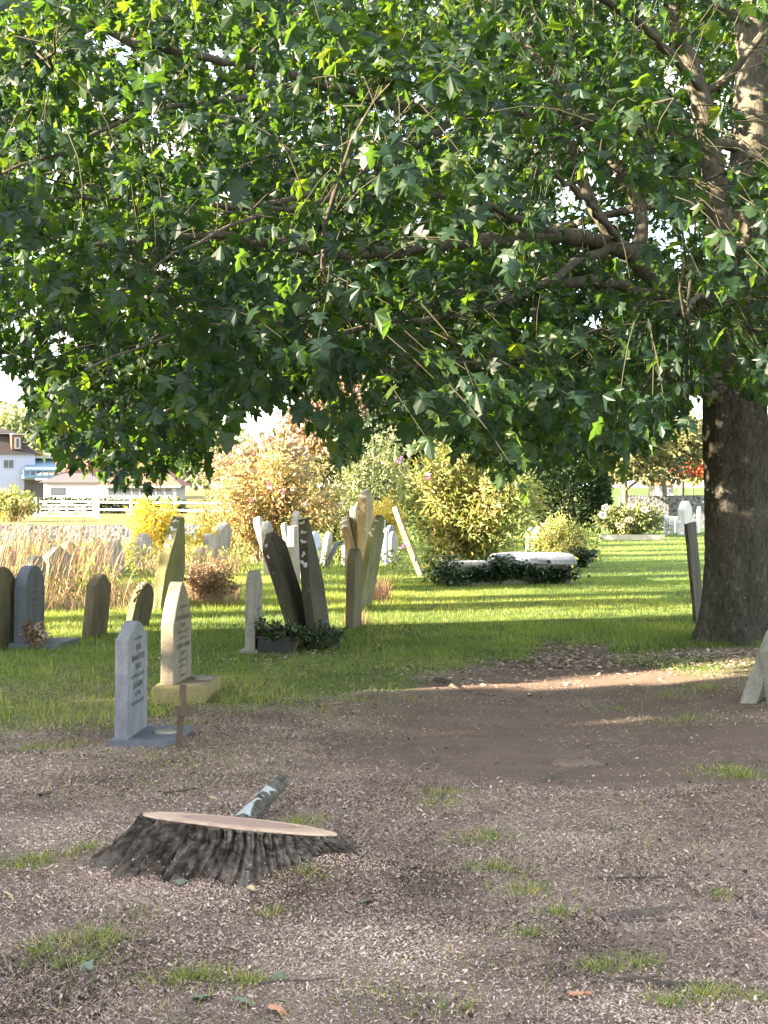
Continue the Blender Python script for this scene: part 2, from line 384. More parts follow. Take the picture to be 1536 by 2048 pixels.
def litter():
    mb = MB(); n = 850000
    y = 3.9 + 9.6 * RNG.random(n) ** 1.35; x = (RNG.random(n) - .5) * 2 * .256 * y * 1.3
    lw, pw = lawn_mask(x, y), path_mask(x, y)
    dens = (1 - lw * .93) * (1 - .94 * pw) * (.25 + .75 * sm(.36, .58, fbm(x * 1.9 + 4, y * 1.9 + 6)))
    keep = RNG.random(n) < dens
    for bx, by, br in BARE: keep &= np.hypot(x - bx, (y - by) * 1.2) > br * .85
    x, y = x[keep], y[keep]; k = len(x)
    L = np.exp(RNG.normal(size=k) * .5) * .0055 * (1 + .03 * y); L = np.clip(L, .0028, .022); W = np.maximum(L * (.14 + .34 * RNG.random(k)), .0012)
    a = RNG.random(k) * 6.283
    u = np.stack([np.cos(a), np.sin(a), (RNG.random(k) - .30) * 1.1], 1)
    nn = np.stack([RNG.normal(size=k) * .5, RNG.normal(size=k) * .5, np.ones(k)], 1)
    patch = fbm(x * 1.2 + 40, y * 1.2 + 3)
    t = np.clip(RNG.beta(1.5, 1.5, k) + (patch - .5) * 1.3 + .03, 0, .93)
    t = np.where(RNG.random(k) < .012, .97 + .03 * RNG.random(k), t)
    scatter(mb, QUAD_V, QUAD_F, np.stack([x, y, gz(x, y) + .003 + .006 * RNG.random(k)], 1), frames(u, nn), np.stack([W, L, L], 1), t)
    # dead grass fibres
    n = 190000; x, y = fan(n, 3.9, 14)
    dens = (1 - lawn_mask(x, y) * .6) * (1 - .85 * path_mask(x, y)) * sm(.36, .60, fbm(x * 1.4 + 21, y * 1.4 + 17))
    keep = RNG.random(n) < dens
    for bx, by, br in BARE: keep &= np.hypot(x - bx, (y - by) * 1.2) > br
    x, y = x[keep], y[keep]; k = len(x); L = .018 + .04 * RNG.random(k); a = RNG.random(k) * 6.283
    u = np.stack([np.cos(a), np.sin(a), RNG.random(k) * 1.0], 1)
    scatter(mb, BLADE_V, BLADE_F, np.stack([x, y, gz(x, y) + .002], 1), frames(u, RNG.normal(size=(k, 3)) + [0, 0, .6]), np.stack([np.full(k, .0021), L, L * .8], 1), .25 + .55 * RNG.random(k))
    # dead leaf scraps and bark crumbs gathered in drifts
    n = 16000; y = 3.9 + 8 * RNG.random(n) ** 1.3; x = (RNG.random(n) - .5) * 2 * .256 * y * 1.3
    keep = RNG.random(n) < sm(.50, .68, fbm(x * 1.7 + 70, y * 2.6 + 31)) * (1 - .8 * path_mask(x, y)) + .04
    for bx, by, br in BARE: keep &= np.hypot(x - bx, (y - by) * 1.2) > br
    x, y = x[keep], y[keep]; k = len(x); L = .010 + .020 * RNG.random(k) ** 2; a = RNG.random(k) * 6.283
    u = np.stack([np.cos(a), np.sin(a), (RNG.random(k) - .2) * .9], 1)
    scatter(mb, LEAF_V, LEAF_F, np.stack([x, y, gz(x, y) + .007], 1), frames(u, RNG.normal(size=(k, 3)) * .6 + [0, 0, 1]), np.stack([L * (.3 + .5 * RNG.random(k)), L, L], 1), .02 + .28 * RNG.random(k))
    # curled dead leaves round the maple's foot and along the path
    n = 4600; x = RNG.normal(size=n) * .6 + 3.0; y = RNG.normal(size=n) * .30 + 13.5
    y[:700] = 13.2 + RNG.random(700) ** 1.6 * 2.2; x[:700] = 1.62 + (y[:700] - 13.6) * .14 + RNG.normal(size=700) * .16; y[700:1500] = 13.0 + RNG.random(800) * .9; x[700:1500] = 1.0 + RNG.random(800) * 2.6; y[1500:1700] = 13.4; x[1500:1700] = 3.2 + RNG.normal(size=200) * .4
    x[1700:2900] = RNG.normal(size=1200) * 1.3 + .2; y[1700:2900] = 13.4 + RNG.normal(size=1200) * .9
    L = .022 + .035 * RNG.random(n); a = RNG.random(n) * 6.283
    u = np.stack([np.cos(a), np.sin(a), (RNG.random(n) - .3) * .4], 1)
    scatter(mb, LEAF_V, LEAF_F, np.stack([x, y, gz(x, y) + .008], 1), frames(u, RNG.normal(size=(n, 3)) * .5 + [0, 0, 1]), np.stack([L * .6, L, L], 1), np.where(RNG.random(n) < .15, .85, .12 + .45 * RNG.random(n)))
    t = NT('litter'); c = t.ramp(t.attr('tint'), [(0, (.018, .013, .010)), (.22, (.10, .068, .052)), (.45, (.33, .252, .205)), (.75, (.48, .370, .296)), (.92, (.57, .45, .365)), (.955, (.57, .45, .365)), (.965, (.12, .17, .06)), (1, (.16, .20, .08))])
    tag(mb.build('leaf_litter', t.done(c, .85, .2)), 'wood chips, sawdust and dead leaves strewn over bare earth', 'litter', kind='stuff')
litter()

# ------------------------------------------------------------------ the great maple
TRUNK = np.array([3.46, 14.8])
ENV_X = [-300, 0, 40, 80, 120, 160, 200, 250, 300, 350, 400, 440, 500, 560, 600, 650, 700, 740, 790, 850, 900, 950, 1000, 1080, 1150, 1200, 1250, 1300, 1350, 1390, 1440, 1490, 1536, 1900]
ENV_Y = [700, 700, 745, 870, 895, 905, 935, 965, 950, 915, 945, 860, 800, 790, 800, 865, 900, 790, 830, 860, 865, 900, 935, 905, 920, 930, 890, 885, 860, 790, 770, 770, 780, 800]
HOLES = [(1335, 148, 30), (250, 108, 26), (1000, 310, 34), (1070, 275, 22), (1185, 360, 22), (1300, 315, 24), (345, 305, 26), (462, 378, 30), (650, 430, 26), (580, 470, 18), (195, 575, 26), (70, 625, 30), (120, 690, 46), (35, 770, 42),
         (265, 555, 22), (1165, 560, 22), (1180, 648, 34), (1045, 650, 20), (490, 305, 20), (390, 300, 16), (110, 345, 22), (40, 420, 16), (700, 770, 44), (640, 800, 26), (885, 688, 26), (660, 655, 22), (1080, 460, 16), (1370, 470, 20), (330, 520, 16), (480, 560, 16), (760, 250, 14), (560, 320, 14), (1010, 560, 16), (1260, 610, 18), (820, 420, 14), (170, 520, 18), (90, 480, 14)]
CLEAR = [(1272, 430, 58), (1150, 390, 52), (1420, 300, 46), (1440, 420, 38), (1500, 180, 50), (1495, 60, 50), (1502, 300, 44), (1410, 190, 42), (1225, 480, 44), (1240, 350, 36), (1130, 300, 38), (1350, 60, 26), (1400, 110, 30), (1490, 110, 46), (1500, 240, 46), (1440, 360, 36), (1200, 440, 44), (230, 75, 26), (320, 95, 22), (430, 108, 24), (540, 135, 24)]
rad_of = lambda a, b, n: np.linspace(a, b, n)
def smooth_path(pts, step=.16):
    pts = np.asarray(pts, float)
    for _ in range(2):
        q = [pts[0]]
        for a, b in zip(pts[:-1], pts[1:]): q += [a * .75 + b * .25, a * .25 + b * .75]
        q.append(pts[-1]); pts = np.array(q)
    d = np.concatenate([[0], np.cumsum(np.linalg.norm(np.diff(pts, axis=0), axis=1))])
    s = np.linspace(0, d[-1], max(4, int(d[-1] / step)))
    return np.stack([np.interp(s, d, pts[:, k]) for k in range(3)], 1)

def px_of(p):
    p = np.asarray(p); return 768 + FPX * p[..., 0] / p[..., 1], HZ + FPX * (EYE - p[..., 2]) / p[..., 1]

def maple():
    root = empty('maple_tree', (TRUNK[0], TRUNK[1], gzf(*TRUNK)), 'large maple tree with thick grey trunk and wide leafy crown over the path', 'tree')
    base = np.array(root.location)
    nodes, nrad = [], []
    def limb(pix, r0, r1, name='limb', sides=12, rough=.10, wob=.03):
        p = smooth_path([P(*q) for q in pix]); n = len(p)
        p[1:-1] += RNG.normal(size=(n - 2, 3)) * wob * .4
        r = rad_of(r0, r1, n) * (.72 if sides < 14 else 1)
        mb = MB(); mb.tube(p - base, r, sides, rough); mb.build(name, MAT['limb_bark'], root)
        nodes.append(p); nrad.append(r)
    # trunk: fluted, flared foot
    zz = np.concatenate([np.linspace(-.25, 1.0, 26), np.linspace(1.05, 3.3, 34)]); ns = 56
    a = np.arange(ns) * 2 * math.pi / ns
    rows = []
    for z in zz:
        fl = .17 * math.exp(-max(z, -.1) / .22)
        r = .335 - .012 * z + fl * (.55 + .45 * np.cos(a * 5 + 1.3)) + .018 * np.cos(3 * a + z * .7) + .012 * np.cos(7 * a + 2 * z)
        r = r + .012 * (RNG.random(ns) - .5) - .05 * sm(2.2, 3.3, z)
        ox, oy = .02 * math.sin(z * 1.5), .0
        rows.append(np.stack([ox + r * np.cos(a), oy + r * np.sin(a), np.full(ns, z)], 1))
    V = np.array(rows); n = len(zz); i = np.arange(n - 1)[:, None] * ns; j = np.arange(ns)[None, :]; k = (j + 1) % ns
    mb = MB(); mb.add(V.reshape(-1, 3), np.stack([i + j, i + k, i + ns + k, i + ns + j], -1).reshape(-1, 4), None, True)
    mb.build('trunk', MAT['maple_bark'], root)
    nodes.append(np.stack([np.full(20, TRUNK[0]), np.full(20, TRUNK[1]), np.linspace(1.8, 3.3, 20)], 1)); nrad.append(np.full(20, .3))
    # leaders and limbs, measured off the photograph at their own depth
    limb([(1478, 760, 14.8), (1492, 600, 14.85), (1500, 420, 14.9), (1503, 250, 15), (1506, 60, 15.1), (1500, -200, 15.3), (1470, -600, 15.4)], .26, .07, sides=18)
    limb([(1455, 720, 14.7), (1448, 560, 14.5), (1440, 430, 14.4), (1418, 300, 14.3), (1402, 180, 14.2), (1350, 60, 14), (1310, -120, 13.8), (1250, -400, 13.5)], .15, .04, sides=14)
    limb([(1404, 190, 14.2), (1460, 150, 14.1), (1520, 70, 14), (1620, -60, 13.8)], .06, .03)
    limb([(1450, 800, 14.7), (1395, 690, 14.4), (1320, 570, 14), (1240, 487, 13.6), (1120, 470, 13), (960, 480, 12.2), (800, 500, 11.4), (680, 515, 10.8), (520, 478, 10.2), (330, 470, 9.6), (120, 500, 9.1)], .15, .014, sides=12)
    limb([(1235, 485, 13.6), (1185, 410, 13.5), (1150, 330, 13.4), (1135, 240, 13.3), (1090, 130, 13), (1040, 0, 12.6), (960, -200, 12.2)], .085, .03)
    limb([(1270, 510, 13.8), (1292, 440, 13.9), (1268, 385, 14), (1215, 300, 14.1), (1150, 210, 14.2), (1050, 90, 14.4), (930, -60, 14.5)], .10, .03)
    limb([(1330, 590, 14.1), (1180, 560, 13.2), (1020, 570, 12.3), (880, 600, 11.6), (740, 650, 10.9), (600, 690, 10.2), (480, 700, 9.7)], .085, .012)
    limb([(1440, 800, 14.6), (1330, 740, 13.6), (1180, 700, 12.4), (1040, 720, 11.4), (900, 730, 10.6), (760, 740, 10)], .07, .012)
    limb([(1500, 300, 15), (1330, 260, 14.4), (1150, 240, 13.6), (960, 215, 12.6), (790, 215, 11.6), (640, 165, 10.9), (500, 130, 10.3), (380, 105, 9.9), (270, 90, 9.5), (140, 30, 9.1)], .085, .030)
    limb([(640, 165, 10.9), (440, 200, 10.1), (260, 230, 9.5), (120, 300, 9), (0, 350, 8.7)], .035, .012)
    limb([(960, 215, 12.6), (760, 330, 11.2), (560, 420, 10.2), (380, 400, 9.4), (150, 395, 8.9), (0, 400, 8.6)], .045, .012)
    limb([(1120, 470, 13), (950, 400, 11.6), (800, 380, 10.4), (650, 400, 9.4), (500, 430, 8.8), (380, 490, 8.4), (250, 560, 8.2)], .05, .010)
    limb([(1240, 487, 13.6), (1130, 540, 12.4), (1000, 610, 11), (860, 640, 10), (700, 640, 9.2), (520, 640, 8.7), (330, 660, 8.4), (170, 740, 8.2)], .06, .010)
    limb([(1450, 620, 14.6), (1420, 600, 13), (1400, 590, 11.4), (1380, 600, 10), (1370, 640, 9.2)], .07, .010)
    limb([(1470, 500, 14.8), (1500, 520, 13.2), (1540, 560, 11.8), (1570, 610, 10.6)], .07, .012)
    limb([(1500, 420, 15), (1380, 400, 16), (1250, 420, 17.2), (1100, 460, 18.6), (900, 500, 19.6), (700, 520, 20)], .10, .015)
    limb([(1500, 500, 15.1), (1600, 400, 16.4), (1750, 350, 17.8), (1900, 350, 19)], .09, .015)
    limb([(1500, 300, 15), (1650, 200, 14.5), (1850, 150, 14), (2100, 150, 13)], .09, .015)
    limb([(1240, 487, 13.6), (1200, 430, 12.2), (1150, 380, 10.8), (1090, 330, 9.6), (1040, 330, 8.6)], .05, .010)
    limb([(1402, 180, 14.2), (1300, 60, 12.8), (1150, -40, 11.2), (980, -60, 9.8), (800, -40, 8.8), (600, -20, 8.2)], .06, .010)
    limb([(1506, 60, 15.1), (1350, -60, 15), (1000, -160, 14), (700, -200, 12.6), (400, -220, 11.4), (150, -200, 10.6), (-50, -160, 10)], .09, .015)

    N0 = np.concatenate(nodes); 
    # --- crown volume
    def inside(p, soft=0):
        x, y, z = p[:, 0], p[:, 1], p[:, 2]
        px, py = px_of(p)
        r = np.hypot(x - TRUNK[0], y - TRUNK[1])
        env = np.interp(px, ENV_X, ENV_Y) + (vnoise(px / 45.0, y * 2.0) - .5) * 60
        ok = (y > 7.0) & (z > 1.5) & (r < 9.3) & (z < 2.5 + 9.5 * np.sqrt(np.clip(1 - (r / 9.4) ** 2, 0, 1))) & (py < env)
        ok &= ~((r < 1.0) & (z < 3.2) & (y < TRUNK[1]))
        for hx, hy, hr in HOLES: ok &= (np.hypot(px - hx, (py - hy) * 1.15) > hr + soft) | (RNG.random(len(px)) < .10)
        for hx, hy, hr in CLEAR: ok &= ~((np.hypot(px - hx, py - hy) < hr + soft) & (y < 14.9))
        return ok
    def sample(n, frame_bias):
        out = []; tot = 0
        while tot < n:
            m = 40000
            p = np.stack([TRUNK[0] + (RNG.random(m) * 2 - 1) * 9.4, TRUNK[1] + (RNG.random(m) * 2 - 1) * 9.4, 1.4 + RNG.random(m) * 10.5], 1)
            p = p[inside(p, 6)]
            px, py = px_of(p)
            inframe = (px > -220) & (px < 1760) & (py > -200)
            clump = sm(.40, .56, fbm(p[:, 0] * .75 + p[:, 2] * 1.1, p[:, 1] * .75 - p[:, 2] * 1.5 + 20, 3))
            keep = RNG.random(len(p)) < np.where(inframe, 1.0 - .34 * (py < 330) * (px < 900) - .12 * (py < 330) * (px >= 900), frame_bias) * (.16 + .84 * clump) * (.8 + .2 * (p[:, 1] < 13))
            out.append(p[keep]); tot += keep.sum()
        return np.concatenate(out)[:n]
    # --- secondary branches
    tg = sample(950, .36); tg = tg[np.argsort(np.hypot(tg[:, 0] - TRUNK[0], tg[:, 1] - TRUNK[1]))]
    NB = [N0[::1]]; BR = []
    for q in tg:
        A = np.concatenate(NB) if len(NB) > 40 else np.concatenate(NB)
        if len(NB) > 40: NB = [A]
        d = np.linalg.norm(A - q, axis=1) + .35 * np.maximum(0, A[:, 2] - q[2]) + 1.2 * np.maximum(0, np.hypot(q[0] - TRUNK[0], q[1] - TRUNK[1]) * -1 + np.hypot(A[:, 0] - TRUNK[0], A[:, 1] - TRUNK[1]))
        s = A[np.argmin(d)]; L = np.linalg.norm(q - s)
        if L < .25 or L > (1.6 if q[1] < 13 else 2.6) or q[2] < s[2] - .55 * L: continue
        t = np.linspace(0, 1, max(5, int(L / .16)))[:, None]
        c = (s + q) / 2 + np.array([0, 0, .16 * L]) + RNG.normal(size=3) * .10 * L
        p = (1 - t) ** 2 * s + 2 * t * (1 - t) * c + t * t * q
        p[1:-1] += RNG.normal(size=(len(p) - 2, 3)) * .012
        r0 = min(.022, .006 + .008 * L)
        mp_ = px_of(p); below = mp_[1] > np.interp(mp_[0], ENV_X, ENV_Y) - 25
        if below.any(): continue
        BR.append((L * (1 if p[-1, 2] < 6 else .3), p - base, r0))
        NB.append(p[1:])
    A = np.concatenate(NB)
    BR.sort(key=lambda b: -b[0]); rest = MB()
    for k, (L, p, r0) in enumerate(BR):
        if k < 90: MB().tube(p, rad_of(r0, .004, len(p)), 6, .15, False).build('branch', MAT['branch_bark'], root)
        else: rest.tube(p, rad_of(r0, .004, len(p)), 5, .15, False)
    tag(rest.build('small_branches', MAT['branch_bark'], root), kind='stuff')
    # --- leafy sprays
    sp = sample(14500, .17)
    mbt, mbl = MB(), MB(); lp, lo_, lt = [], [], []
    for c0 in range(0, len(sp), 500):
        q = sp[c0:c0 + 500]
        d = ((q[:, None, :] - A[None]) ** 2).sum(-1)
        nn_ = np.argpartition(d, 5, 1)[:, :5]; s = A[nn_[np.arange(len(q)), RNG.integers(0, 5, len(q))]]
        for a_, b_ in zip(s, q):
            L = np.linalg.norm(b_ - a_)
            if L > .5: a_ = b_ + (a_ - b_) / L * .5; L = .5
            mid = (a_ + b_) / 2 + np.array([0, 0, .12 * L]) + RNG.normal(size=3) * .05 * L
            p = np.array([a_, (a_ + 2 * mid) / 3 * 1.0, (b_ + 2 * mid) / 3, b_])
            mbt.tube(p - base, [.0045, .0038, .003, .002], 3, 0, False)
            out = (b_ - a_) / (L + 1e-6)
            k = 9 if b_[2] < 6.8 else 6
            tt = np.concatenate([np.full(4, 1.0), RNG.random(k - 4) * .75 + .2])
            st = a_ + (b_ - a_) * tt[:, None] + np.array([0, 0, .10 * L]) * (4 * tt * (1 - tt))[:, None]
            ang = RNG.normal(size=(k, 3)); ang -= (ang * out).sum(1, keepdims=True) * out * .6
            dirs = norm(out * .55 + norm(ang) * 1.0 + np.array([0, 0, .05]))
            pos = st + dirs * (.05 + .07 * RNG.random((k, 1)))
            lp.append(pos); lo_.append(dirs); lt.append(np.full(k, .12 + .55 * RNG.random()))
    pos, dirs, tb = np.concatenate(lp), np.concatenate(lo_), np.concatenate(lt)
    px, py = px_of(pos); ok = np.ones(len(pos), bool)
    for hx, hy, hr in HOLES: ok &= (np.hypot(px - hx, (py - hy) * 1.15) > hr * .45) | (RNG.random(len(px)) < .3)
    for hx, hy, hr in CLEAR: ok &= ~((np.hypot(px - hx, py - hy) < hr * .8) & (pos[:, 1] < 14.9))
    ok &= py < np.interp(px, ENV_X, ENV_Y) + 15 + 40 * RNG.random(len(px))
    # foliage is thinner along the under sides of the big limbs, so that they show through
    NL = N0[(N0[:, 1] > 7.5)]; lx_, ly_ = px_of(NL); inf = (lx_ > -50) & (lx_ < 1590) & (ly_ > -50) & (ly_ < 800); NL, lx_, ly_ = NL[inf], lx_[inf], ly_[inf]
    for c0 in range(0, len(pos), 4000):
        sl = slice(c0, c0 + 4000)
        hit = ((np.hypot(px[sl, None] - lx_, py[sl, None] - ly_) < 19) & (pos[sl, 1:2] < NL[:, 1] + .05)).any(1)
        ok[sl] &= ~(hit & (RNG.random(hit.shape) < .72))
    pos, dirs, tb = pos[ok], dirs[ok], tb[ok]; n = len(pos)
    droop = .25 + 1.0 * RNG.random((n, 1))
    u = norm(dirs + np.array([0, 0, -1.0]) * droop + RNG.normal(size=(n, 3)) * .18)
    nn = np.array([0, 0, 1.0]) + dirs * .6 + RNG.normal(size=(n, 3)) * .45
    tint = np.clip(tb + RNG.normal(size=n) * .13, 0, .9); tint = np.minimum(tint, .86)
    sc = .062 + .066 * RNG.random(n)
    fr = frames(u, nn); kind = RNG.integers(0, 4, n)
    for q in range(4):
        tv = MAPLE_V.copy(); tv[:, 2] = [1, 2.2, .4, 1.5][q] * tv[:, 2] + [0, .0, .10, -.15][q] * tv[:, 0] * tv[:, 1] - [0, .25, 0, .1][q] * tv[:, 0] ** 2; tv[:, 0] *= [1, .84, 1.06, .92][q]; tv[:, 0] += [0, .06, -.05, .03][q] * np.sin(tv[:, 1] * 3)
        w_ = kind == q
        scatter(mbl, tv, MAPLE_F, (pos - base)[w_], fr[w_], np.stack([sc * (.85 + .3 * RNG.random(n)), sc, sc], 1)[w_], tint[w_])
    cr = mbl.build('crown', MAT['maple_leaf'], root)
    mbt.build('twigwork', MAT['twig'], cr)
    print('maple leaves', n)
maple()

# ------------------------------------------------------------------ other trees and shrubs
def leafy(name, mat, parent, pts, out, size, tint, aspect=.55, droop=.3, tv=LEAF_V, tf=LEAF_F):
    n = len(pts); mb = MB()
    u = norm(out + RNG.normal(size=(n, 3)) * .55 + np.array([0, 0, -droop]))
    nn = np.array([0, 0, .8]) + RNG.normal(size=(n, 3)) * .7
    s = size * (.6 + .8 * RNG.random(n))
    scatter(mb, tv, tf, pts, frames(u, nn), np.stack([s * aspect, s, s], 1), tint)
    return mb.build(name, mat, parent)

def shrub(label, base, rx, ry, h, nst, nl, size, mat, stem, name='shrub', cat='shrub', aspect=.4, t0=.25, droop=.2, group=None, jit=.10, zmin=.0, spread=.12, up=0.0, tint_lo=.1, tint_hi=.9):
    x, y = base[0], base[1]; z = gzf(x, y)
    root = empty(name, (x, y, z), label, cat, group)
    ms = MB(); pts, outs, tt_ = [], [], []
    for k in range(nst):
        a = RNG.random() * 6.283; r = math.sqrt(RNG.random())
        tip = np.array([rx * r * math.cos(a), ry * r * math.sin(a), h * (.48 + .52 * RNG.random()) * math.sqrt(max(.05, 1 - .62 * r * r))])
        b = np.array([spread * rx * r * math.cos(a), spread * ry * r * math.sin(a), -.05])
        c = np.array([tip[0] * .45, tip[1] * .45, tip[2] * (.75 + up)])
        t = np.linspace(0, 1, 8)[:, None]; p = (1 - t) ** 2 * b + 2 * t * (1 - t) * c + t * t * tip
        ms.tube(p, rad_of(.004 * h + .004, .003, 8), 4, 0, False)
        m = max(1, nl // nst); tt = t0 + (1 - t0) * RNG.random(m) ** .75
        q = (1 - tt[:, None]) ** 2 * b + 2 * tt[:, None] * (1 - tt[:, None]) * c + tt[:, None] ** 2 * tip
        d = norm(RNG.normal(size=(m, 3)) + np.array([math.cos(a) * .5, math.sin(a) * .5, .3]))
        q = q + d * jit * h * (RNG.random((m, 1)) ** .6)
        q[:, 2] = np.maximum(q[:, 2], zmin + .02)
        pts.append(q); outs.append(d); tt_.append(np.full(m, tint_lo + (tint_hi - tint_lo) * RNG.random()))
    pts, outs, tt_ = np.concatenate(pts), np.concatenate(outs), np.concatenate(tt_)
    leafy('foliage', mat, root, pts, outs, size, np.clip(tt_ + RNG.normal(size=len(pts)) * .27, 0, 1), aspect, droop)
    ms.build('stemwork', stem, root)
    return root

def tree(label, base, h, cr, ch, nclump, nl, size, mat, name='tree', group=None, trunk_r=.18, clump=.28, z0=None, aspect=.7, squash=.7, flat=1.0, bark=None):
    """trunk with limbs to each clump of leaves; ch = height where the crown starts"""
    x, y = base[0], base[1]; z = gzf(x, y) if z0 is None else z0
    root = empty(name, (x, y, z), label, 'tree', group)
    mt = MB(); top = np.array([RNG.normal() * .04 * h, RNG.normal() * .04 * h, h * .9])
    t = np.linspace(0, 1, 9)[:, None]; tp = np.array([0, 0, -.2]) * (1 - t) + top * t + np.sin(t * 5) * .015 * h * np.array([1, .6, 0])
    mt.tube(tp, rad_of(trunk_r, trunk_r * .2, 9), 9, .12)
    pts, outs, tin = [], [], []
    for k in range(nclump):
        d = norm(RNG.normal(size=3)); d[2] = abs(d[2]) * 1.0 - .45
        rr = .45 + .5 * RNG.random()
        c = np.array([d[0] * cr * rr, d[1] * cr * rr, ch + (h - ch) * (.5 + .5 * d[2] * rr * 1.25)])
        c[2] = min(max(c[2], ch + .05 * h), h * .97)
        s = tp[np.argmin(np.abs(tp[:, 2] - (c[2] - .35 * np.hypot(c[0], c[1]))))]
        m_ = (s + c) / 2 + np.array([0, 0, .08 * h]) * RNG.random()
        q = np.linspace(0, 1, 6)[:, None]; lp = (1 - q) ** 2 * s + 2 * q * (1 - q) * m_ + q * q * c
        mt.tube(lp, rad_of(trunk_r * .32, trunk_r * .06, 6), 5, .1, False)
        m = nl // nclump; v = norm(RNG.normal(size=(m, 3))) * (RNG.random((m, 1)) ** .45) * cr * clump * (.7 + .6 * RNG.random())
        v[:, 2] *= squash * flat
        pts.append(c + v); outs.append(norm(v + d * .2)); tin.append(np.full(m, .15 + .7 * RNG.random()))
    pts = np.concatenate(pts); outs = np.concatenate(outs); tin = np.concatenate(tin)
    mt.build('trunk', bark or MAT['limb_bark'], root)
    leafy('crown', mat, root, pts, outs, size, np.clip(tin + RNG.normal(size=len(pts)) * .15, 0, 1), aspect, .25)
    return root

LM = {
 'buddleia': leaf_mat('buddleia_leaf', [(0, (.12, .16, .045)), (.45, (.27, .30, .10)), (.85, (.40, .38, .14)), (1, (.42, .31, .16))], (1.5, 1.5, .7, 1), .3, .6),
 'orange': leaf_mat('orange_leaf', [(0, (.15, .16, .055)), (.4, (.30, .255, .09)), (.75, (.36, .275, .115)), (1, (.34, .22, .13))], (1.5, 1.3, .8, 1), .3, .6),
 'yellow': leaf_mat('yellow_leaf', [(0, (.30, .29, .05)), (.5, (.56, .48, .08)), (1, (.62, .44, .11))], (1.5, 1.4, .6, 1), .35, .6),
 'greygreen': leaf_mat('greygreen_leaf', [(0, (.08, .11, .055)), (.6, (.20, .23, .115)), (1, (.32, .32, .15))], (1.5, 1.6, .8, 1), .25, .6),
 'yew': leaf_mat('yew_leaf', [(0, (.010, .022, .008)), (.7, (.028, .050, .016)), (1, (.06, .085, .025))], (1.3, 1.5, .6, 1), .12, .6),
 'cherry': leaf_mat('cherry_leaf', [(0, (.22, .15, .10)), (.5, (.31, .225, .16)), (1, (.37, .29, .22))], (1.3, 1.2, .9, 1), .3, .6),
 'olive': leaf_mat('olive_leaf', [(0, (.045, .050, .022)), (.6, (.12, .12, .045)), (1, (.22, .19, .07))], (1.5, 1.5, .7, 1), .25, .6),
 'red': leaf_mat('red_leaf', [(0, (.28, .06, .03)), (1, (.46, .14, .06))], (1.5, 1.1, .8, 1), .3, .6),
 'bramble': leaf_mat('bramble_leaf', [(0, (.19, .12, .07)), (.6, (.33, .22, .14)), (1, (.42, .31, .22))], (1.3, 1.2, .9, 1), .25, .7),
 'ivy': leaf_mat('ivy_leaf', [(0, (.012, .030, .012)), (.75, (.03, .060, .022)), (1, (.11, .13, .045))], (1.4, 1.5, .6, 1), .12, .35),
 'hydrangea': leaf_mat('hydrangea_leaf', [(0, (.06, .08, .03)), (.6, (.14, .165, .06)), (1, (.25, .24, .09))], (1.4, 1.5, .7, 1), .2, .5),
 'stem': flat_mat('stem_brown', (.20, .13, .075), .9), 'grey_stem': flat_mat('stem_grey', (.30, .24, .17), .9),
 'purple': flat_mat('purple_flower', (.42, .14, .44), .8), 'pink': flat_mat('pink_flower', (.62, .16, .26), .8), 'cream': flat_mat('cream_flower', (.46, .37, .29), .8), 'white': flat_mat('white_flower', (.55, .50, .48), .8),
}
def at(px, D): return ((px - 768) / FPX * D, D)

b = shrub('large yellow-green butterfly bush with purple flower spikes behind the ivied tomb', at(935, 27.2), 1.5, 1.2, 3.1, 90, 11500, .125, LM['buddleia'], LM['stem'], 'butterfly_bush', aspect=.30, t0=.10, jit=.085, spread=.25)
for px, py in ((800, 925), (822, 912), (858, 958), (886, 880), (806, 1098)):
    q = P(px, py, 26.3) - np.array(b.location)
    m = MB(); k = 60; tt = RNG.random(k); v = norm(RNG.normal(size=(k, 3)))
    pts = q + np.stack([tt * .06 - .03, tt * 0, tt * .10], 1) + v * .014 * (1.2 - tt[:, None])
    scatter(m, QUAD_V, QUAD_F, pts, frames(v, RNG.normal(size=(k, 3))), np.full(k, .018), RNG.random(k)); m.build('flower_spike', LM['purple'], b)

b = shrub('tall orange and yellow autumn rose bush left of the leaning stones', at(545, 35.5), 1.8, 1.3, 2.9, 90, 9500, .12, LM['orange'], LM['grey_stem'], 'rose_bush', aspect=.5, t0=.15, jit=.10, spread=.3)
for px, py, c in ((536, 968, 'pink'), (540, 975, 'white'), (567, 982, 'pink'), (585, 978, 'white'), (480, 905, 'white'), (683, 1008, 'white'), (610, 1010, 'white'), (590, 1035, 'white'), (502, 1000, 'pink')):
    q = P(px, py, 34.2) - np.array(b.location); m = MB(); k = 26; v = norm(RNG.normal(size=(k, 3)))
    scatter(m, QUAD_V, QUAD_F, q + v * .022, frames(v, RNG.normal(size=(k, 3))), np.full(k, .035), RNG.random(k)); m.build('flower', LM[c], b)
shrub('golden yellow bush behind the tall lichened stone and before the white rails', at(315, 37), .78, .8, 1.72, 60, 5200, .11, LM['yellow'], LM['stem'], 'yellow_bush', aspect=.5, t0=.08)
shrub('low golden bush at the left foot of the orange rose bush', at(430, 38), .75, .7, 1.25, 40, 2600, .10, LM['yellow'], LM['stem'], 'yellow_bush', aspect=.5, t0=.05)
shrub('grey-green bushy shrub behind the tallest sunlit headstone', at(748, 41), 1.05, 1.0, 3.25, 80, 8000, .13, LM['greygreen'], LM['grey_stem'], 'broadleaf_shrub', aspect=.45, t0=.05)
shrub('dark rounded bush low behind the tallest sunlit headstone', at(680, 39), .62, .6, 1.35, 50, 3800, .10, LM['hydrangea'], LM['stem'], 'broadleaf_shrub', aspect=.55, t0=.05)
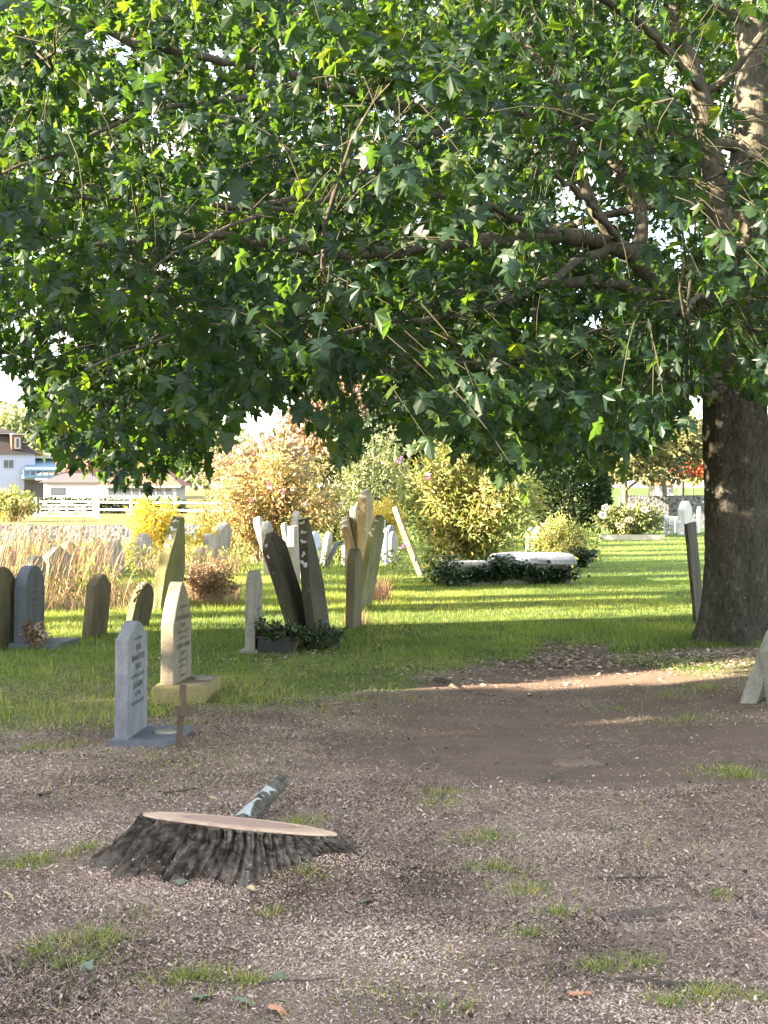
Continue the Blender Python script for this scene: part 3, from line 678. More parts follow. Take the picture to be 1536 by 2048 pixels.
shrub('small golden shrub between the rose bush and the butterfly bush', at(765, 37), .55, .5, 1.5, 36, 2200, .10, LM['yellow'], LM['stem'], 'yellow_bush', aspect=.45)
shrub('low yellow-green shrub with upright tips right of the butterfly bush', at(1120, 29.5), .62, .6, 1.05, 60, 4200, .085, LM['buddleia'], LM['stem'], 'upright_shrub', aspect=.35, t0=.1)
shrub('dark green low shrub beside the lawn right of the tomb', at(1160, 29.0), .36, .4, .48, 40, 1800, .07, LM['ivy'], LM['stem'], 'low_shrub', aspect=.6, t0=.05)
shrub('pale pinkish bramble heap beside the cream lettered headstone', at(420, 20.2), .42, .4, .62, 60, 2600, .05, LM['bramble'], LM['stem'], 'bramble', aspect=.6, t0=.15)
hy = shrub('dark hydrangea bush with pale flower heads behind the lawn edging', at(1262, 46.5), 1.15, .6, 1.10, 70, 5200, .12, LM['hydrangea'], LM['stem'], 'hydrangea', aspect=.6, t0=.05, jit=.13)
for px, py, c in ((1262, 1013, 'cream'), (1290, 1020, 'white'), (1258, 1040, 'cream'), (1205, 1030, 'white'), (1212, 1015, 'white'), (1240, 1050, 'cream')):
    q = P(px, py, 45.7) - np.array(hy.location); m = MB(); k = 40; v = norm(RNG.normal(size=(k, 3)))
    scatter(m, QUAD_V, QUAD_F, q + v * [.09, .05, .06], frames(v, RNG.normal(size=(k, 3))), np.full(k, .05), RNG.random(k)); m.build('flower_head', LM[c], hy)
shrub('green and gold bush before the blue-balconied house', at(20, 90), 1.9, 1.6, 2.2, 60, 4200, .24, LM['buddleia'], LM['stem'], 'broadleaf_shrub', aspect=.5, t0=.05)
shrub('small pale shrub with bare stems behind the rails beside the rose bush', at(425, 60), .9, .8, 1.5, 40, 1200, .14, LM['orange'], LM['grey_stem'], 'garden_shrub', aspect=.5, t0=.2)

# clipped yew column
def yew():
    x, y = at(1140, 48); root = empty('clipped_yew', (x, y, gzf(x, y)), 'dark clipped yew with domed top beyond the butterfly bush', 'tree')
    n = 15000; a = RNG.random(n) * 6.283; z = RNG.random(n) ** .8 * 3.15
    rr = 1.2 * np.sqrt(np.clip(1 - (np.clip(z - 1.4, 0, 9) / 1.85) ** 2, 0.02, 1)) * (.72 + .28 * sm(0, .8, z)) * (.80 + .2 * RNG.random(n) ** .5) * (1 + .05 * np.sin(a * 5 + z * 3))
    p = np.stack([rr * np.cos(a), rr * np.sin(a), z + .1], 1)
    leafy('crown', LM['yew'], root, p, np.stack([np.cos(a), np.sin(a), np.full(n, .5)], 1), .15, np.clip(.2 + .6 * fbm(a * 2, z * 3) + RNG.normal(size=n) * .15, 0, 1), .55, -.2)
    m = MB(); m.tube([(0, 0, -.1), (0, 0, 1.2), (.05, 0, 2.4)], [.16, .13, .06], 8); m.build('trunk', MAT['limb_bark'], root)
yew()

tree('pinkish-beige autumn tree glimpsed through the maple crown above the rose bush', at(690, 72), 8.0, 2.6, 2.0, 34, 5200, .34, LM['cherry'], 'cherry_tree', trunk_r=.16, clump=.42)
tree('beige autumn tree low behind the rose bush', at(520, 66), 4.6, 2.3, .9, 26, 3600, .28, LM['cherry'], 'autumn_tree', trunk_r=.12, clump=.40)
tree('dark grey-green tree behind the brown-roofed house', at(60, 185), 13.5, 7.5, 1.5, 46, 6200, .75, LM['greygreen'], 'garden_tree', trunk_r=.35, clump=.40)
tree('olive tree with pale top at the left behind the brown-roofed house', at(-60, 190), 14.0, 6.5, 1.5, 36, 4200, .75, LM['olive'], 'garden_tree', trunk_r=.35, clump=.40)
tree('sandy autumn tree between the brown-roofed house and the pink-roofed bungalow', at(170, 165), 8.6, 3.8, 1.0, 26, 2800, .6, LM['cherry'], 'garden_tree', trunk_r=.25, clump=.40)
tree('dull green tree rising behind the pink-roofed bungalow', at(330, 175), 9.5, 6.0, 1.0, 34, 4000, .7, LM['olive'], 'garden_tree', trunk_r=.3, clump=.40)
tree('grey-green tree behind the bungalow next to the rose bush', at(455, 150), 8.0, 4.6, 1.0, 30, 3400, .6, LM['greygreen'], 'garden_tree', trunk_r=.28, clump=.40)
tree('dark evergreen tree behind the grey-green shrub', at(800, 62), 5.6, 2.4, .5, 30, 4600, .30, LM['yew'], 'evergreen_tree', trunk_r=.18, clump=.42)
tree('dark evergreen tree behind the butterfly bush and left of the clipped yew', at(990, 64), 6.4, 3.2, .5, 36, 5600, .32, LM['yew'], 'evergreen_tree', trunk_r=.2, clump=.42)
tree('olive-leaved tree with brown limbs above the hydrangea bush', at(1245, 56), 4.6, 2.1, .9, 30, 4600, .22, LM['olive'], 'olive_tree', trunk_r=.16, clump=.34)
tree('sparse olive tree beside the red-leaved acer behind the flint wall', at(1330, 66), 5.2, 2.0, 1.8, 26, 3000, .24, LM['olive'], 'olive_tree', trunk_r=.14, clump=.36)
tree('small red-leaved acer behind the flint wall beside the maple trunk', at(1382, 74), 3.7, 1.0, 1.4, 12, 900, .22, LM['red'], 'acer', trunk_r=.08, clump=.42)
tree('bright green small tree behind the maple trunk', at(1420, 80), 4.2, 1.5, 1.2, 14, 1400, .26, LM['buddleia'], 'garden_tree', trunk_r=.1, clump=.42)
tree('tall dark tree far behind the clipped yew', at(1130, 95), 8.5, 4.2, 1.0, 34, 4600, .45, LM['olive'], 'garden_tree', trunk_r=.25, clump=.42)
tree('broad green tree far behind the flint wall', at(1360, 120), 8.0, 5.0, 1.0, 34, 4200, .5, LM['greygreen'], 'garden_tree', trunk_r=.28, clump=.42)
tree('broad dull tree far behind the rose bush', at(600, 130), 7.5, 5.0, .8, 34, 4200, .5, LM['olive'], 'garden_tree', trunk_r=.28, clump=.42)
tree('deep green tree far behind the butterfly bush', at(880, 110), 7.5, 4.5, .8, 34, 4600, .5, LM['greygreen'], 'garden_tree', trunk_r=.28, clump=.42)

# trees standing out of the picture to the left: they throw the shade the photograph shows
def yew_screen():
    for k, (y0, y1, h, xx) in enumerate(((6.9, 11.0, 6.5, -14.2), (1.3, 5.9, 6.7, -14.4), (-4.2, 1.6, 7.2, -14.0), (-10, -3.8, 7.2, -14.4))):
        cy = (y0 + y1) / 2; ry = (y1 - y0) / 2
        root = empty('yew_tree', (xx, cy, gzf(xx, cy)), ['broad dark yew ending the row beside the field', 'broad dark yew second in the row', 'broad dark yew third in the row', 'broad dark yew at the near end of the row'][k], 'tree', 'yews in a row beside the churchyard')
        n = 13000; a = RNG.random(n) * 6.283; z = RNG.random(n) * h
        pr = np.clip(1 - (np.clip(z - h * .55, 0, 99) / (h * .47)) ** 2, 0, 1) ** .5
        rr = pr * (RNG.random(n) ** .35) * (1 + .03 * np.sin(a * 7 + z * 2))
        p = np.stack([rr * 1.9 * np.cos(a), rr * ry * np.sin(a), z + .1], 1)
        if k == 1:
            yy = p[:, 1] + cy - .374 * p[:, 0]; p = p[~((np.abs(yy - 4.1) < .28) & (np.abs(p[:, 2] - 5.0) < .42))]; n = len(p); a = np.arctan2(p[:, 1], p[:, 0])
        leafy('crown', LM['yew'], root, p, np.stack([np.cos(a), np.sin(a), np.full(n, .3)], 1), .34, np.clip(.5 + RNG.normal(size=n) * .2, 0, 1), .7, 0)
        m = MB(); m.tube([(0, 0, -.1), (0, .05, h * .4), (.1, 0, h * .8)], [.35, .25, .1], 10); m.build('trunk', MAT['limb_bark'], root)
yew_screen()
shrub('unseen low dark yew bush added to block low sun in the gap between the yews', (-14.3, 6.4), .9, .75, 4.4, 70, 6000, .30, LM['yew'], LM['stem'], 'sun_block_yew_bush', aspect=.7, t0=.05)  # bush added out of view to stop low sun reaching the cream headstone
for k, (x, y, r_, h) in enumerate(((-21, 8.6, .34, 14.5), (-22, 10.6, .5, 15.5), (-21.5, 12.3, .28, 14), (-22, 14.6, .55, 16), (-21, 16.4, .3, 15), (-22, 18.9, .5, 15.5), (-21.5, 21.2, .42, 16), (-22, 23.6, .6, 16), (-21, 26.4, .5, 15.5), (-22, 29.8, .6, 16))):
    o = empty('columnar_poplar', (x, y, gzf(x, y)), ['first', 'second', 'third', 'fourth', 'fifth', 'sixth', 'seventh', 'eighth', 'ninth', 'tenth'][k] + ' slim upright poplar of the row along the field', 'tree', 'slim poplars in a row along the field')
    n = 4200; a = RNG.random(n) * 6.283; z = 1.2 + RNG.random(n) * (h - 1.2); rr = r_ * np.sqrt(RNG.random(n)) * (.45 + .8 * vnoise(z * .8 + k * 7, z * 0 + k)) * np.clip((h - z) / 2.5, .12, 1)
    p = np.stack([rr * np.cos(a) + .25 * np.sin(z * .5 + k), rr * np.sin(a) + .12 * np.sin(z * .7 + 2 * k), z], 1)
    leafy('crown', LM['yew'], o, p, np.stack([np.cos(a), np.sin(a), np.full(n, .9)], 1), .26, RNG.random(n), .6, -.3)
    m = MB(); m.tube([(.25 * math.sin(z * .5 + k), .12 * math.sin(z * .7 + 2 * k), z) for z in np.linspace(-.1, h - .6, 12)], rad_of(.17, .03, 12), 8, .1); m.build('trunk', MAT['limb_bark'], o)



# ------------------------------------------------------------------ gravestones
SM = {
 'grey': stone_mat('grey_granite', (.27, .275, .295), (.165, .17, .19), lich=0, grain=130, spec=.4),
 'cream': stone_mat('cream_stone', (.31, .265, .195), (.20, .178, .13), lich=0, moss=(.23, .19, .09), mossamt=.15, grain=90),
 'cream_base': stone_mat('cream_plinth', (.33, .275, .12), (.22, .19, .09), lich=0, grain=70),
 'pale': stone_mat('pale_stone', (.38, .36, .31), (.21, .20, .17), (.56, .55, .51), .12, grain=80),
 'warm': stone_mat('warm_stone', (.46, .36, .22), (.26, .205, .13), (.66, .62, .52), .12, (.30, .29, .10), .1),
 'brown': stone_mat('brown_stone', (.20, .165, .105), (.095, .080, .055), (.36, .34, .26), .05, (.16, .15, .06), .3),
 'dark': stone_mat('dark_stone', (.115, .098, .074), (.052, .046, .035), (.30, .29, .24), .06, (.10, .10, .045), .2),
 'olive': stone_mat('olive_stone', (.26, .245, .13), (.13, .125, .07), (.46, .45, .36), .08, (.20, .20, .06), .5),
 'slate': stone_mat('slate_granite', (.15, .165, .19), (.085, .095, .115), lich=0, grain=150, spec=.6),
 'orange': stone_mat('orange_lichened_stone', (.36, .24, .10), (.17, .12, .06), (.62, .34, .10), .55, (.24, .20, .06), .3),
 'white': stone_mat('white_stone', (.60, .58, .53), (.42, .40, .36), lich=0, grain=60),
 'bluewhite': stone_mat('blue_white_marble', (.46, .49, .55), (.33, .36, .43), lich=0, grain=60),
}
LICH = stone_mat('lichen', (.70, .71, .70), (.55, .56, .53), lich=0, grain=90)
OLICH = stone_mat('orange_lichen', (.52, .30, .10), (.36, .21, .08), (.60, .40, .16), .3, grain=90)
INK = flat_mat('lettering', (.045, .045, .050), .7)
INK2 = flat_mat('worn_lettering', (.085, .078, .062), .8)
DARKGLASS = flat_mat('dark_pane', (.05, .06, .075), .15)

GR = .55
def profile(shape, w, h):
    a = w / 2; L = []
    if shape == 'round':
        L = [(-a, h - a)] + [(-a * math.cos(t), h - a + a * math.sin(t)) for t in np.linspace(0, math.pi, 17)[1:-1]] + [(a, h - a)]
    elif shape == 'segment':
        r = .28 * w; L = [(x * a, h - r + r * (1 - x * x)) for x in np.linspace(-1, 1, 13)]
    elif shape == 'gable':
        L = [(-a, h - .22 * w), (-.04 * w, h), (.04 * w, h), (a, h - .22 * w)]
    elif shape == 'gothic':
        ri = GR * w; L = [(-a + a * s, h - ri + ri * math.sin(s * math.pi / 2) ** 1.0 * (1 - .08 * math.sin(s * math.pi))) for s in np.linspace(0, 1, 9)]
        L += [(-x, z) for x, z in L[-2::-1]]
    elif shape == 'taper':
        L = [(-a, .42 * h), (-.72 * a, .66 * h), (-.38 * a, .86 * h), (-.06 * w, h), (.06 * w, h), (.38 * a, .86 * h), (.72 * a, .66 * h), (a, .42 * h)]
    elif shape == 'shoulder':
        s = .14 * w; r = a - s
        L = [(-a, h - r - .02), (-a + s, h - r)] + [(-r * math.cos(t), h - r + r * math.sin(t)) for t in np.linspace(0, math.pi, 13)[1:-1]] + [(a - s, h - r), (a, h - r - .02)]
    elif shape == 'hump':
        r = .17 * w
        L = [(-a, h - r)] + [(x * a, h - r + r * (.5 + .5 * math.cos(math.pi * x)) ) for x in np.linspace(-.92, .92, 15)] + [(a, h - r)]
    else:
        L = [(-a, h), (a, h)]
    return [(-a, -.14)] + L + [(a, -.14)]

def slab_mesh(name, prof, t, mat, parent, bev=.008, chip=0.0):
    me = bpy.data.meshes.new(name); bm = bmesh.new()
    if chip:
        q = np.array(prof + [prof[0]]); out = []
        for a_, b_ in zip(q[:-1], q[1:]):
            k = max(1, int(np.linalg.norm(b_ - a_) / .035)); out += [a_ + (b_ - a_) * f for f in np.arange(k) / k]
        out = np.array(out); nz_ = (fbm(out[:, 0] * 9 + out[0, 1] * 50, out[:, 1] * 9, 3) - .5) * chip * 2
        prof = (out + np.stack([np.sign(out[:, 0]) * nz_, nz_ * .7], 1)).tolist()
    A = [bm.verts.new((-t / 2, y, z)) for y, z in prof]; B = [bm.verts.new((t / 2, y, z)) for y, z in prof]
    bm.faces.new(A); bm.faces.new(B[::-1]); n = len(prof)
    for i in range(n): bm.faces.new((A[i], B[i], B[(i + 1) % n], A[(i + 1) % n]))
    bmesh.ops.recalc_face_normals(bm, faces=bm.faces)
    ed = [e for e in bm.edges if len(e.link_faces) == 2 and e.calc_face_angle(0) > .6]
    bmesh.ops.bevel(bm, geom=ed, offset=bev, segments=2, affect='EDGES', profile=.5)
    bm.to_mesh(me); bm.free(); me.materials.append(mat)
    o = bpy.data.objects.new(name, me); COL.objects.link(o); o.parent = parent
    return o

def inscription(lines, parent, t, mat, name='inscription', lean=0):
    """lines: (text, letter height, z of the line's middle, most width)"""
    V, F, n0 = [], [], 0
    for txt, hh, z, mw in lines:
        cu = bpy.data.curves.new('text', 'FONT'); cu.body = txt; cu.size = hh * 1.4; cu.align_x = 'CENTER'; cu.align_y = 'CENTER'; cu.resolution_u = 2; cu.offset = hh * .012
        ob = bpy.data.objects.new('text', cu); me = bpy.data.meshes.new_from_object(ob)
        v = np.zeros(len(me.vertices) * 3); me.vertices.foreach_get('co', v); v = v.reshape(-1, 3)
        if len(v):
            wd = np.ptp(v[:, 0]); k = min(1, mw / wd)
            v[:, 0] *= k
            V.append(np.stack([np.full(len(v), t / 2 + .0015), v[:, 0], v[:, 1] + z], 1))
            F += [[i + n0 for i in p.vertices] for p in me.polygons]; n0 += len(v)
        bpy.data.objects.remove(ob); bpy.data.curves.remove(cu); bpy.data.meshes.remove(me)
    me = bpy.data.meshes.new(name); me.from_pydata(np.concatenate(V).tolist(), [], F); me.materials.append(mat)
    o = bpy.data.objects.new(name, me); COL.objects.link(o); o.parent = parent
    return o

def blotch(parent, name, mat, prof, t, spots):
    """patches of lichen growing over the edge and cap of a slab: (fraction along the left-hand outline from foot to peak, size)"""
    half = [p for p in prof if True][:len(prof) // 2 + 1]
    pts = np.array(half); d = np.concatenate([[0], np.cumsum(np.linalg.norm(np.diff(pts, axis=0), axis=1))])
    mb = MB()
    for f, sz in spots:
        s = f * d[-1]; y = np.interp(s, d, pts[:, 0]); z = np.interp(s, d, pts[:, 1])
        k = max(0, np.searchsorted(d, s) - 1); k = min(k, len(pts) - 2); tg = pts[k + 1] - pts[k]; tg = tg / (np.linalg.norm(tg) + 1e-9)
        nrm = np.array([-tg[1], tg[0]])
        if nrm[0] > 0 and nrm[1] < 0: nrm = -nrm
        m = 16; a = np.arange(m) * 2 * math.pi / m; rr = sz * (.55 + .35 * np.sin(2 * a + RNG.random() * 6) + .25 * np.sin(3 * a + RNG.random() * 6) + .3 * RNG.random(m))
        ex = np.clip(rr * np.cos(a), -t / 2 * .98, t / 2 * .98); al = rr * np.sin(a)
        def ring(off, k): return np.stack([ex * k, y + tg[0] * al * k + nrm[0] * off, z + tg[1] * al * k + nrm[1] * off], 1)
        v = np.concatenate([ring(-.004, 1), ring(.006, .93), ring(.009, .5), ring(.010, 0)[:1]])
        f4 = [(r * m + i, r * m + (i + 1) % m, (r + 1) * m + (i + 1) % m, (r + 1) * m + i) for r in range(2) for i in range(m)]
        mb.add(v, f4, None, True); mb.add(np.zeros((0, 3)), np.zeros((0, 3), int)) if False else None
        mb.add(np.concatenate([v[2 * m:3 * m], v[-1:]]), [(i, (i + 1) % m, m) for i in range(m)], None, True)
    return mb.build(name, mat, parent)

def adopt(child, parent, name):
    """make a thing built on the ground a part of its headstone, in place"""
    pm = Matrix.LocRotScale(parent.location, parent.rotation_euler, None)
    cm = Matrix.LocRotScale(child.location, child.rotation_euler, None)
    loc, rot, _ = (pm.inverted() @ cm).decompose()
    for ch in list(child.children):
        off = Matrix.LocRotScale(loc, rot, None)
        ch.parent = parent; ch.location = loc; ch.rotation_euler = rot.to_euler(); ch.name = name if ch.name.startswith(('slab', 'plinth')) else ch.name
    bpy.data.objects.remove(child)

def grave(label, bx, by, tx, ty, w, t, rot, shape, mat, D=None, group=None, bev=.008, sink=0.0, name='gravestone'):
    if D is None:
        g = GP(bx, by); D = g[1]
    x = (bx - 768) / FPX * D; z = gzf(x, D)
    if by is None: by = ground_row(x, D)
    s = D / FPX; z0 = EYE - (by - HZ) * s
    dx, dz = (tx - bx) * s, (by - ty) * s + (z0 - z) * 1.0
    h = math.hypot(dx, dz); lean = math.atan2(dx, dz)
    o = empty(name, (x, D, z), label, 'gravestone', group)
    o.rotation_euler = (Matrix.Rotation(lean, 3, 'Y') @ Matrix.Rotation(R(-rot), 3, 'Z')).to_euler()
    pr = profile(shape, w, h)
    slab_mesh('slab', pr, t, SM[mat] if isinstance(mat, str) else mat, o, bev, 0.0 if mat in ('grey', 'slate') else .012)
    o['h'] = h
    return o, pr, h

GB = 'weathered headstones standing in the long grass'
# the two lettered stones in front
o, pr, h = grave('grey granite headstone with low curved top and black lettering, nearest the tree stump', 262, 1478, 264, 1241, .52, .082, 4.0, 'hump', 'grey')
inscription([('In Loving Memory', .022, h - .105, .30), ('DEREK', .036, h - .165, .20), ('BRIAN PETERS', .038, h - .225, .40), ('DAVIS', .036, h - .282, .18), ('Died 9th December 2012', .024, h - .335, .46),
             ('CATHERINE', .036, h - .395, .36), ('his Wife', .030, h - .448, .24), ('Died 20th January 2019', .024, h - .500, .45)], o, .082, INK)
g = GP(284, 1486); m = MB(); q = empty('grave_kerb', (o.location.x + .13, o.location.y - .0, gzf(o.location.x, o.location.y)), 'low grey granite slab with a vase hole under the grey headstone', 'grave base')
q.rotation_euler = (0, 0, R(-5.5)); m.box((0, 0, .012), (.37, .62, .055)); m.build('slab', SM['slate'], q)
m = MB(); m.tube([(.08, .02, .03), (.08, .02, .052)], [.075, .07], 20); m.tube([(.08, .02, .045), (.08, .02, .0535)], [.045, .045], 16); m.build('vase_plate', SM['pale'], q); adopt(q, o, 'base')

o, pr, h = grave('cream pointed-arch headstone with dark lettering on a yellowish plinth', 352, 1394, 354, 1163, .54, .10, 6.5, 'gothic', 'cream')
inscription([('In Loving Memory', .022, h - .185, .27), ('of', .02, h - .222, .06), ('VICTOR FREDERICK', .036, h - .268, .42), ('ALLEN', .034, h - .325, .15), ('died 14th January 1997', .023, h - .372, .30), ('aged 76 years', .023, h - .418, .31),
             ('ELIZABETH ANNE', .036, h - .478, .38), ('ALLEN', .034, h - .536, .14), ('died 9th July 2003', .023, h - .585, .28), ('aged 84 years', .023, h - .63, .33), ('Reunited', .026, h - .70, .26)], o, .10, INK)
q = empty('grave_plinth', (o.location.x + .09, o.location.y, gzf(o.location.x, o.location.y)), 'yellowish stone plinth with gravel bed under the cream headstone', 'grave base'); q.rotation_euler = (0, 0, R(-4.5))
m = MB(); m.box((0, 0, .03), (.385, .70, .19)); o2 = m.build('plinth', SM['cream_base'], q)
o2.modifiers.new('bevel', 'BEVEL').width = .008
m = MB(); m.box((.09, 0, .1275), (.18, .56, .006)); m.build('gravel_bed', flat_mat('gravel', (.20, .16, .12), .95, .5, 60), q)
m = MB(); m.tube([(.10, .06, .128), (.10, .06, .146)], [.075, .072], 20); m.build('vase_plate', SM['pale'], q); adopt(q, o, 'plinth')
# raise the cream stone onto its plinth
o.location.z += .0

# small wooden cross
D0 = 8.95; x0 = (358 - 768) / FPX * D0
q = empty('wooden_cross', (x0, D0, gzf(x0, D0)), 'small brown wooden cross stuck in the ground beside the grey headstone', 'cross')
q.rotation_euler = (0, R(4.5), R(38))
WOOD = bark_mat('cross_wood', (.08, .058, .042), (.16, .12, .088), sz=.5, bump=.3)
m = MB(); m.box((0, 0, .14), (.034, .022, .48)); m.build('post', WOOD, q); m = MB(); m.box((0, -.016, .225), (.125, .020, .062)); m.build('crossbar', WOOD, q)

# pale stone with planter
o, pr, h = grave('pale round-topped headstone with faint lettering behind a black planter', 507, 1302, 508, 1141, .42, .098, 4.5, 'round', 'pale')
inscription([('LOUISE', .032, h - .245, .20), ('of', .018, h - .31, .05), ('HARGREAVE', .036, h - .365, .30), ('1921 - 1986', .026, h - .415, .28)], o, .098, INK2)
ox, oy = o.location.x, o.location.y
q = empty('grave_base', (ox, oy, gzf(ox, oy)), 'worn pale stone footing under the pale round-topped headstone', 'grave base'); q.rotation_euler = (0, 0, R(-6)); m = MB(); m.box((0, 0, .0), (.17, .52, .07)); m.build('slab', SM['pale'], q); adopt(q, o, 'footing')
q = empty('planter', (ox + .24, oy - .10, gzf(ox + .24, oy)), 'black plastic trough planter beside the pale round-topped headstone', 'planter'); q.rotation_euler = (0, 0, R(-12))
BLACKP = flat_mat('black_plastic', (.022, .024, .028), .45); m = MB()
for sx, sy, lx, ly in ((0, -.16, .30, .014), (0, .16, .30, .014), (-.143, 0, .014, .306), (.143, 0, .014, .306)): m.box((sx, sy, .065), (lx, ly, .17))
m.build('trough', BLACKP, q); m = MB()
for sx, sy, lx, ly in ((0, -.164, .33, .030), (0, .164, .33, .030), (-.15, 0, .030, .298), (.15, 0, .030, .298)): m.box((sx, sy, .158), (lx, ly, .020))
m.build('rim', BLACKP, q); m = MB(); m.box((0, 0, .115), (.268, .302, .03)); m.build('soil', flat_mat('soil', (.03, .024, .018), .95), q)
shrub('dark trailing plant growing in the black trough planter', (ox + .28, oy - .10), .27, .22, .34, 40, 900, .050, LM['ivy'], LM['stem'], 'potted_plant', 'plant', aspect=.6, t0=.3, zmin=.14, spread=.5)
shrub('dark plant climbing the foot of the pale round-topped headstone', (ox + .10, oy - .13), .09, .09, .40, 16, 260, .045, LM['ivy'], LM['stem'], 'climbing_plant', 'plant', aspect=.6, t0=.2)
shrub('low dark creeper beside the planter before the leaning dark headstones', (ox + .58, oy + .3), .30, .35, .26, 34, 800, .048, LM['ivy'], LM['stem'], 'creeper', 'plant', aspect=.6, t0=.1, spread=.6)

# dark leaning group
o, pr, h = grave('dark weathered headstone leaning left, left one of the leaning pair', 607, 1278, 540, 1066, .62, .085, 12, 'gable', 'dark')
blotch(o, 'lichen_patch', LICH, pr, .085, [(.80, .030), (.70, .02)])
o, pr, h = grave('tall dark headstone leaning left with white lichen patches on its edge', 640, 1276, 607, 1038, .66, .095, 10, 'taper', 'dark')
blotch(o, 'lichen_patch', LICH, pr, .095, [(.62, .045), (.69, .03), (.78, .035), (.85, .03), (.92, .03), (.97, .03)])
o, pr, h = grave('short dark brown headstone with flat top right of the leaning pair', 707, 1256, 710, 1095, .56, .098, 8, 'segment', 'brown', bev=.02)
o, pr, h = grave('olive-green headstone leaning right behind the short dark one', 726, 1215, 760, 1030, .58, .07, 15, 'shoulder', 'olive')
blotch(o, 'lichen_patch', LICH, pr, .07, [(.72, .035), (.80, .03), (.88, .035)])
# sunlit group behind
o, pr, h = grave('tallest sunlit headstone with white lichen cap standing upright behind the leaning ones', 731, None, 731, 980, .62, .125, 10, 'gable', 'warm', D=22.5)
blotch(o, 'lichen_patch', LICH, pr, .125, [(.86, .07), (.95, .06), (.99, .05)])
o, pr, h = grave('sunlit headstone with white lichen cap leaning left against the tallest one', 742, None, 708, 1013, .60, .10, 9, 'round', 'warm', D=23.2)
blotch(o, 'lichen_patch', LICH, pr, .10, [(.80, .06), (.88, .06), (.96, .05)])
o, pr, h = grave('sunlit headstone with white lichen cap, furthest left-leaning of the warm cluster', 722, None, 690, 1034, .52, .105, 8, 'segment', 'warm', D=22.9)
blotch(o, 'lichen_patch', LICH, pr, .105, [(.80, .06), (.88, .06)])
o, pr, h = grave('slender bright headstone leaning far left in front of the butterfly bush', 842, 1152, 789, 1014, .50, .085, 3, 'round', 'warm')
blotch(o, 'lichen_patch', LICH, pr, .085, [(.66, .05), (.76, .06), (.84, .07), (.92, .07), (.30, .04), (.45, .03)])
# left group
o, pr, h = grave('tall lichened headstone leaning right with a long narrow pointed face', 331, 1216, 357, 1034, .72, .13, 12, 'taper', 'olive')
blotch(o, 'lichen_patch', LICH, pr, .13, [(.66, .035), (.74, .04), (.82, .055), (.90, .04), (.96, .05)])
o, pr, h = grave('brown gable-topped headstone alone on the grass, leaning slightly right', 189, 1272, 200, 1148, .50, .10, 9, 'gable', 'brown')
o, pr, h = grave('small headstone leaning right with orange and white lichen on its rounded top', 273, 1250, 291, 1166, .48, .075, 15, 'round', 'brown', D=16.4)
blotch(o, 'lichen_patch', OLICH, pr, .075, [(.62, .034), (.68, .034), (.74, .032)]); blotch(o, 'white_lichen_patch', LICH, pr, .075, [(.84, .030), (.95, .030)])
o, pr, h = grave('dark blue-grey polished headstone with round top and dried flowers at its foot', 58, 1292, 60, 1131, .50, .115, 9, 'round', 'slate')
inscription([('IN MEMORY OF', .022, h - .20, .20), ('GEORGE', .03, h - .26, .22), ('BENNETT', .03, h - .33, .30), ('1902 - 1974', .024, h - .40, .30), ('At Rest', .024, h - .50, .26)], o, .115, INK2)
ox, oy = o.location.x, o.location.y
q = empty('grave_kerb', (ox + .16, oy - .02, gzf(ox, oy)), 'dark grey stone base under the blue-grey polished headstone', 'grave base'); q.rotation_euler = (0, 0, R(-8)); m = MB(); m.box((0, 0, .02), (.50, .60, .07)); m.build('slab', SM['slate'], q); adopt(q, o, 'base')
fl = shrub('bunch of dead brown flowers at the foot of the blue-grey headstone', (ox + .12, oy - .30), .15, .12, .30, 30, 420, .035, LM['bramble'], LM['stem'], 'dried_flowers', 'flowers', aspect=.7, t0=.3, spread=.3)
for k in range(11):
    m = MB(); v = norm(RNG.normal(size=(18, 3))); c = np.array([(RNG.random() - .5) * .26, (RNG.random() - .5) * .16 - .04, .10 + .17 * RNG.random()])
    scatter(m, QUAD_V, QUAD_F, c + v * .016, frames(v, RNG.normal(size=(18, 3))), np.full(18, .026), RNG.random(18)); m.build('flower_head', LM['cream'] if k % 3 == 0 else LM['bramble_dark'] if 'bramble_dark' in LM else LM['stem'], fl)
o, pr, h = grave('dark round-topped headstone cut off by the left edge of the picture', -8, 1300, -4, 1134, .60, .11, 16, 'round', 'brown')
o, pr, h = grave('thin grey headstone leaning sharply left between the two dark round-topped ones', 44, 1262, 16, 1158, .42, .06, 9, 'flat', 'pale', D=16.2)
